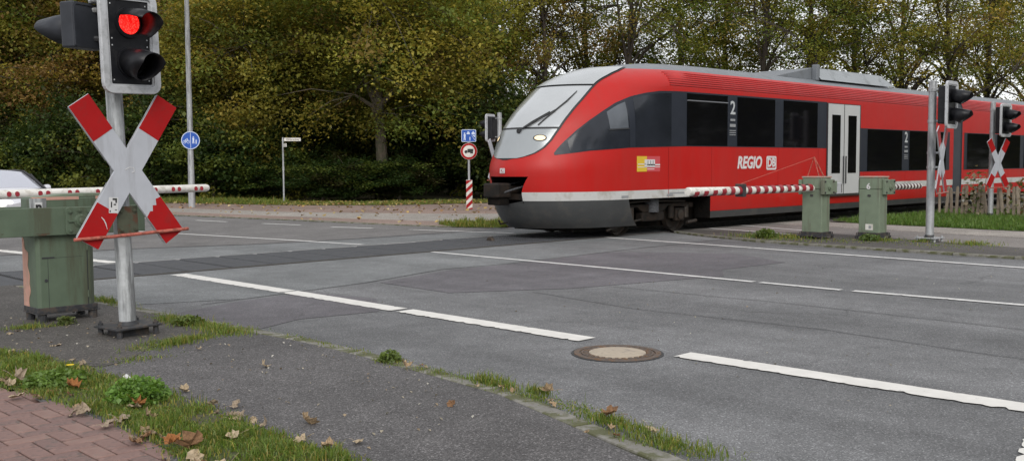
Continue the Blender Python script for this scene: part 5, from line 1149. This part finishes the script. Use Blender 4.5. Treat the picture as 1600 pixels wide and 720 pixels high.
for nm, c in (('tan', (.33, .235, .14)), ('brown', (.22, .12, .06)), ('orange', (.30, .12, .035)), ('pale', (.40, .315, .21)), ('grey', (.30, .235, .17))):
    painted('leaf_' + nm, c, .8, var=.3, scale=4, dirt=tuple(x*.55 for x in c), dirt_amt=.4, dscale=6, bmp=.4)
LF = {k: [maple_leaf(s+10*i, .2 + .33*s).mesh('fallen_leaf', 'leaf_' + k) for s in range(3)] for i, k in enumerate(('tan', 'brown', 'orange', 'pale', 'grey'))}
def fallen(x, y, s, col, label, v=None, z=.034, tilt=.35, group=None):
    o = link('fallen_leaf', random.choice(LF[col]) if v is None else LF[col][v]); s *= .8; o.location = (x, y, z + .1*s); o.scale = (s, s, s*.9); o.rotation_euler = (random.gauss(0, tilt), random.gauss(0, tilt), random.uniform(0, 6.28)); return tag(o, label, 'leaf', group)
L1 = [(3.27, 5.14, .17, 'tan', 'largest tan fallen maple leaf alone on the dark asphalt pavement', 2), (3.98, 6.83, .13, 'pale', 'pale fallen leaf alone in the middle of the dark pavement', 2), (3.15, 6.48, .12, 'pale', 'curled pale leaf on the asphalt just right of the leafy weed', 2), (3.24, 4.57, .09, 'pale', 'small pale leaf on the asphalt near the bottom picture edge', 1), (3.03, 4.55, .11, 'tan', 'tan leaf at the lower tip of the grass verge', 2), (4.18, 4.86, .09, 'brown', 'small dark brown leaf on the pavement near the kerb', 2), (4.79, 4.6, .14, 'tan', 'curled tan leaf caught in the kerb grass', 2), (4.61, 3.9, .16, 'brown', 'brown crumpled leaf on the kerb grass at the bottom', 2), (3.97, 7.88, .09, 'pale', 'small pale leaf at the grass edge behind the signal base', 2), (4.5, 3.5, .12, 'pale', 'pale leaf in the lowest kerb tuft', 1), (4.68, 5.98, .12, 'tan', 'tan leaf beside the small green kerb weed', 2),
      (2.76, 5.09, .12, 'pale', 'small pale round leaf standing on the grass verge', 1), (2.49, 5.06, .22, 'brown', 'big brown maple leaf on the grass at the bottom edge', 2), (2.45, 5.2, .15, 'orange', 'orange brown leaf upright in the verge beside the big brown leaf', 2), (2.70, 6.2, .15, 'orange', 'orange leaf lying on the leafy weed', 2), (2.62, 5.85, .13, 'tan', 'long tan leaf on the grass below the weed', 2), (2.42, 7.5, .24, 'grey', 'large grey brown maple leaf on the verge at the left edge', 2), (2.62, 7.05, .15, 'orange', 'rust brown leaf in the grass below the yellow flower', 2)]
for x, y, s, c, lab, v in L1: fallen(x, y, s, c, lab, v, .034 if x > 3.05 and x < 4.3 else .06)
r2 = random.Random(3); PEND = []
def later(x, y, size, col, where, z, tilt, group, v=None): PEND.append((fallen(x, y, size, col, 'leaf', v, z, tilt, group), x, y, size, col, where))
for k in range(24):
    y = r2.uniform(4.6, 8.0); later(float(edge_x(y)) + r2.gauss(-.03, .07), y, r2.uniform(.07, .15), r2.choice(['tan', 'pale', 'grey', 'pale', 'brown']), 'on the edge of the brick footway', .045, .4, 'dry leaves along the brick edge')
for k in range(16):
    y = r2.uniform(4.6, 8.2); later(3.05 + r2.gauss(0, .05), y, r2.uniform(.06, .13), r2.choice(['tan', 'pale', 'grey']), 'between grass verge and dark asphalt', .04, .4, 'dry leaves between verge and asphalt')
for k in range(14): later(r2.uniform(2.6, 3.3), r2.uniform(8.3, 10.2), r2.uniform(.05, .1), r2.choice(['grey', 'pale']), 'lying flat before the large green machine', .03, .05, 'leaf scraps by the green machine', 0)
for k in range(12):
    y = r2.uniform(3.4, 6.4); later(float(np.interp(y, [q[1] for q in KERB], [q[0] for q in KERB])) - .1 + r2.gauss(0, .05), y, r2.uniform(.05, .09), r2.choice(['tan', 'brown', 'pale']), 'in the near kerb grass', .045, .35, 'dry leaves along the near kerb')
ORD = ['nearest', 'second', 'third', 'fourth', 'fifth', 'sixth', 'seventh', 'eighth', 'ninth', 'tenth', 'eleventh', 'twelfth', 'thirteenth', 'fourteenth', 'fifteenth', 'sixteenth', 'seventeenth', 'eighteenth', 'nineteenth', 'twentieth']
for wh in sorted({q[5] for q in PEND}):
    for col in ('tan', 'pale', 'grey', 'brown'):
        for i, q in enumerate(sorted([q for q in PEND if q[5] == wh and q[4] == col], key=lambda q: q[2])):
            q[0]['label'] = f"{'big' if q[3] > .11 else 'small'} {col if col != 'grey' else 'greyish'} dry leaf {wh}, {ORD[i]} from the bottom"
# crumbs and grit on the pavement, litter below the wood
r = np.random.default_rng(31)
P = np.vstack([scatter([(3.1, 4.4), (4.2, 4.4), (4.7, 6), (4.8, 8), (3.2, 8)], 130, r), scatter([(2.4, 8.6), (4.3, 8.6), (4.4, 11), (2.2, 11)], 90, r), scatter([(6, 2), (15, 2), (15, 10), (6, 10)], 110, r)])
V, F, C = leaf_cloud(np.column_stack([P, np.where(P[:, 0] < 4.9, .038, .009)]), r.uniform(.012, .035, len(P)), pal_colors([(.30, .26, .2), (.24, .18, .12), (.36, .34, .3)], [3, 2, 1], np.arange(len(P)) % 40, r), r, .12)
tag(link('leaf_crumb', np_mesh('leaf_crumb', V, F, 'dry_leaf', C)), 'tiny leaf crumbs and grit scattered on the asphalt', 'litter', kind='stuff')
P = np.vstack([scatter(FARG, 1800, r), scatter(r3 + r4[::-1], 220, r), scatter(r1 + r3[::-1], 80, r)])
V, F, C = leaf_cloud(np.column_stack([P, np.full(len(P), .045)]), r.uniform(.08, .2, len(P)), pal_colors([(.34, .24, .08), (.28, .16, .07), (.40, .32, .16)], [3, 3, 2], np.arange(len(P)) % 60, r), r, .15)
tag(link('leaf_litter', np_mesh('leaf_litter', V, F, 'dry_leaf', C)), 'yellow leaf litter below the wood and over the far pavement', 'leaf litter', kind='stuff')

# ---- small plants
def leafy(name, label, x, y, rad, h, n, leaf, pal, z=.035, cat='weed', seed=0):
    r = np.random.default_rng(seed); d = r.normal(size=(n, 3)); d /= np.linalg.norm(d, axis=1)[:, None]; d[:, 2] = np.abs(d[:, 2])
    P = d*(r.random(n)**.4)[:, None]*np.array([rad, rad, h]) ; P[:, 2] += .01
    V, F, C = leaf_cloud(P, leaf*np.exp(r.normal(0, .3, n)), pal_colors(pal, [1]*len(pal), np.arange(n) % 20, r), r, .5)
    t = thing(name, label, cat, (x, y, z)); link('foliage', np_mesh('foliage', V, F, 'grass', C), t)
    q = MB()
    for k in range(7): a = r.uniform(0, 6.28); q.tube([(0, 0, 0), (rad*.5*math.cos(a), rad*.5*math.sin(a), h*.5), (rad*.8*math.cos(a), rad*.8*math.sin(a), h*.85)], .003, 3)
    q.build('stem', 'grass_stem', t); return t
flat('grass_stem', (.09, .12, .03), .7)
leafy('leafy_weed', 'lush bright green leafy weed in the grass verge', 2.80, 6.42, .21, .16, 1500, .028, [(.135, .245, .04), (.175, .29, .062), (.1, .19, .032)], seed=1)
leafy('leafy_weed', 'broad green clover patch in the verge beside the yellow flower', 2.62, 7.35, .24, .09, 1100, .035, [(.11, .195, .035), (.14, .23, .055)], seed=2)
leafy('kerb_weed', 'small green weed growing from the kerb left of the manhole', 4.80, 6.32, .09, .08, 300, .03, [(.13, .18, .04), (.15, .2, .055)], seed=3)
leafy('kerb_weed', 'flat green rosette weed beside the signal base plate', 4.55, 9.25, .16, .07, 400, .045, [(.10, .15, .035), (.13, .17, .05)], seed=4)
leafy('kerb_weed', 'green weed at the foot of the numbered barrier post', 19.0, 9.35, .22, .12, 300, .06, [(.09, .15, .035), (.12, .17, .05)], seed=5)
leafy('kerb_weed', 'green weed tuft left of the barrier machine with the long boom', 18.25, 11.25, .24, .18, 350, .06, [(.10, .16, .03), (.13, .18, .045)], seed=6)
leafy('kerb_weed', 'small pale weed under the large green barrier machine', 3.72, 10.12, .1, .07, 160, .035, [(.14, .16, .06), (.1, .14, .04)], seed=8)
leafy('garden_bush', 'bush with whitish leaves behind the fence left of the farther signal', 29.45, 11.35, .42, 1.5, 170, .13, [(.42, .43, .40), (.08, .11, .03), (.05, .07, .02), (.35, .3, .2)], seed=9, cat='bush')
leafy('garden_bush', 'low bush with pale leaves behind the fence right of the farther signal', 29.75, 10.1, .8, 1.05, 330, .11, [(.4, .4, .36), (.09, .12, .03), (.06, .08, .02), (.16, .1, .05)], seed=10, cat='bush')
leafy('garden_bush', 'olive bush above the fence at the right picture edge', 30.4, 9.0, .8, 1.7, 600, .13, [(.10, .10, .025), (.06, .08, .02), (.18, .14, .04)], seed=11, cat='bush')
df = thing('dandelion', 'single yellow dandelion flower in the grass verge', 'flower', (2.74, 7.44, .035))
MB().tube([(0, 0, 0), (.01, 0, .1)], .003, 4).build('stem', 'grass_stem', df); flat('petal_yellow', (.75, .55, .02), .6)
q = MB(Matrix.Translation((.01, 0, .105)))
for k in range(16): a = k*.393; q._add([(0, 0, 0), (.026*math.cos(a-.16), .026*math.sin(a-.16), .006), (.03*math.cos(a), .03*math.sin(a), .004), (.026*math.cos(a+.16), .026*math.sin(a+.16), .006)], [(0, 1, 2, 3)])
q.build('petals', 'petal_yellow', df)
lt = MB(); lt._add([(0, 0, 0), (.06, .01, .02), (.07, .05, .0), (.02, .06, .03), (.035, .03, .05)], [(0, 1, 4), (1, 2, 4), (2, 3, 4), (3, 0, 4)]); lo_ = lt.build('paper_scrap', 'sticker_white'); lo_.location = (2.98, 7.06, .04); tag(lo_, 'crumpled white paper scrap at the verge edge', 'litter')
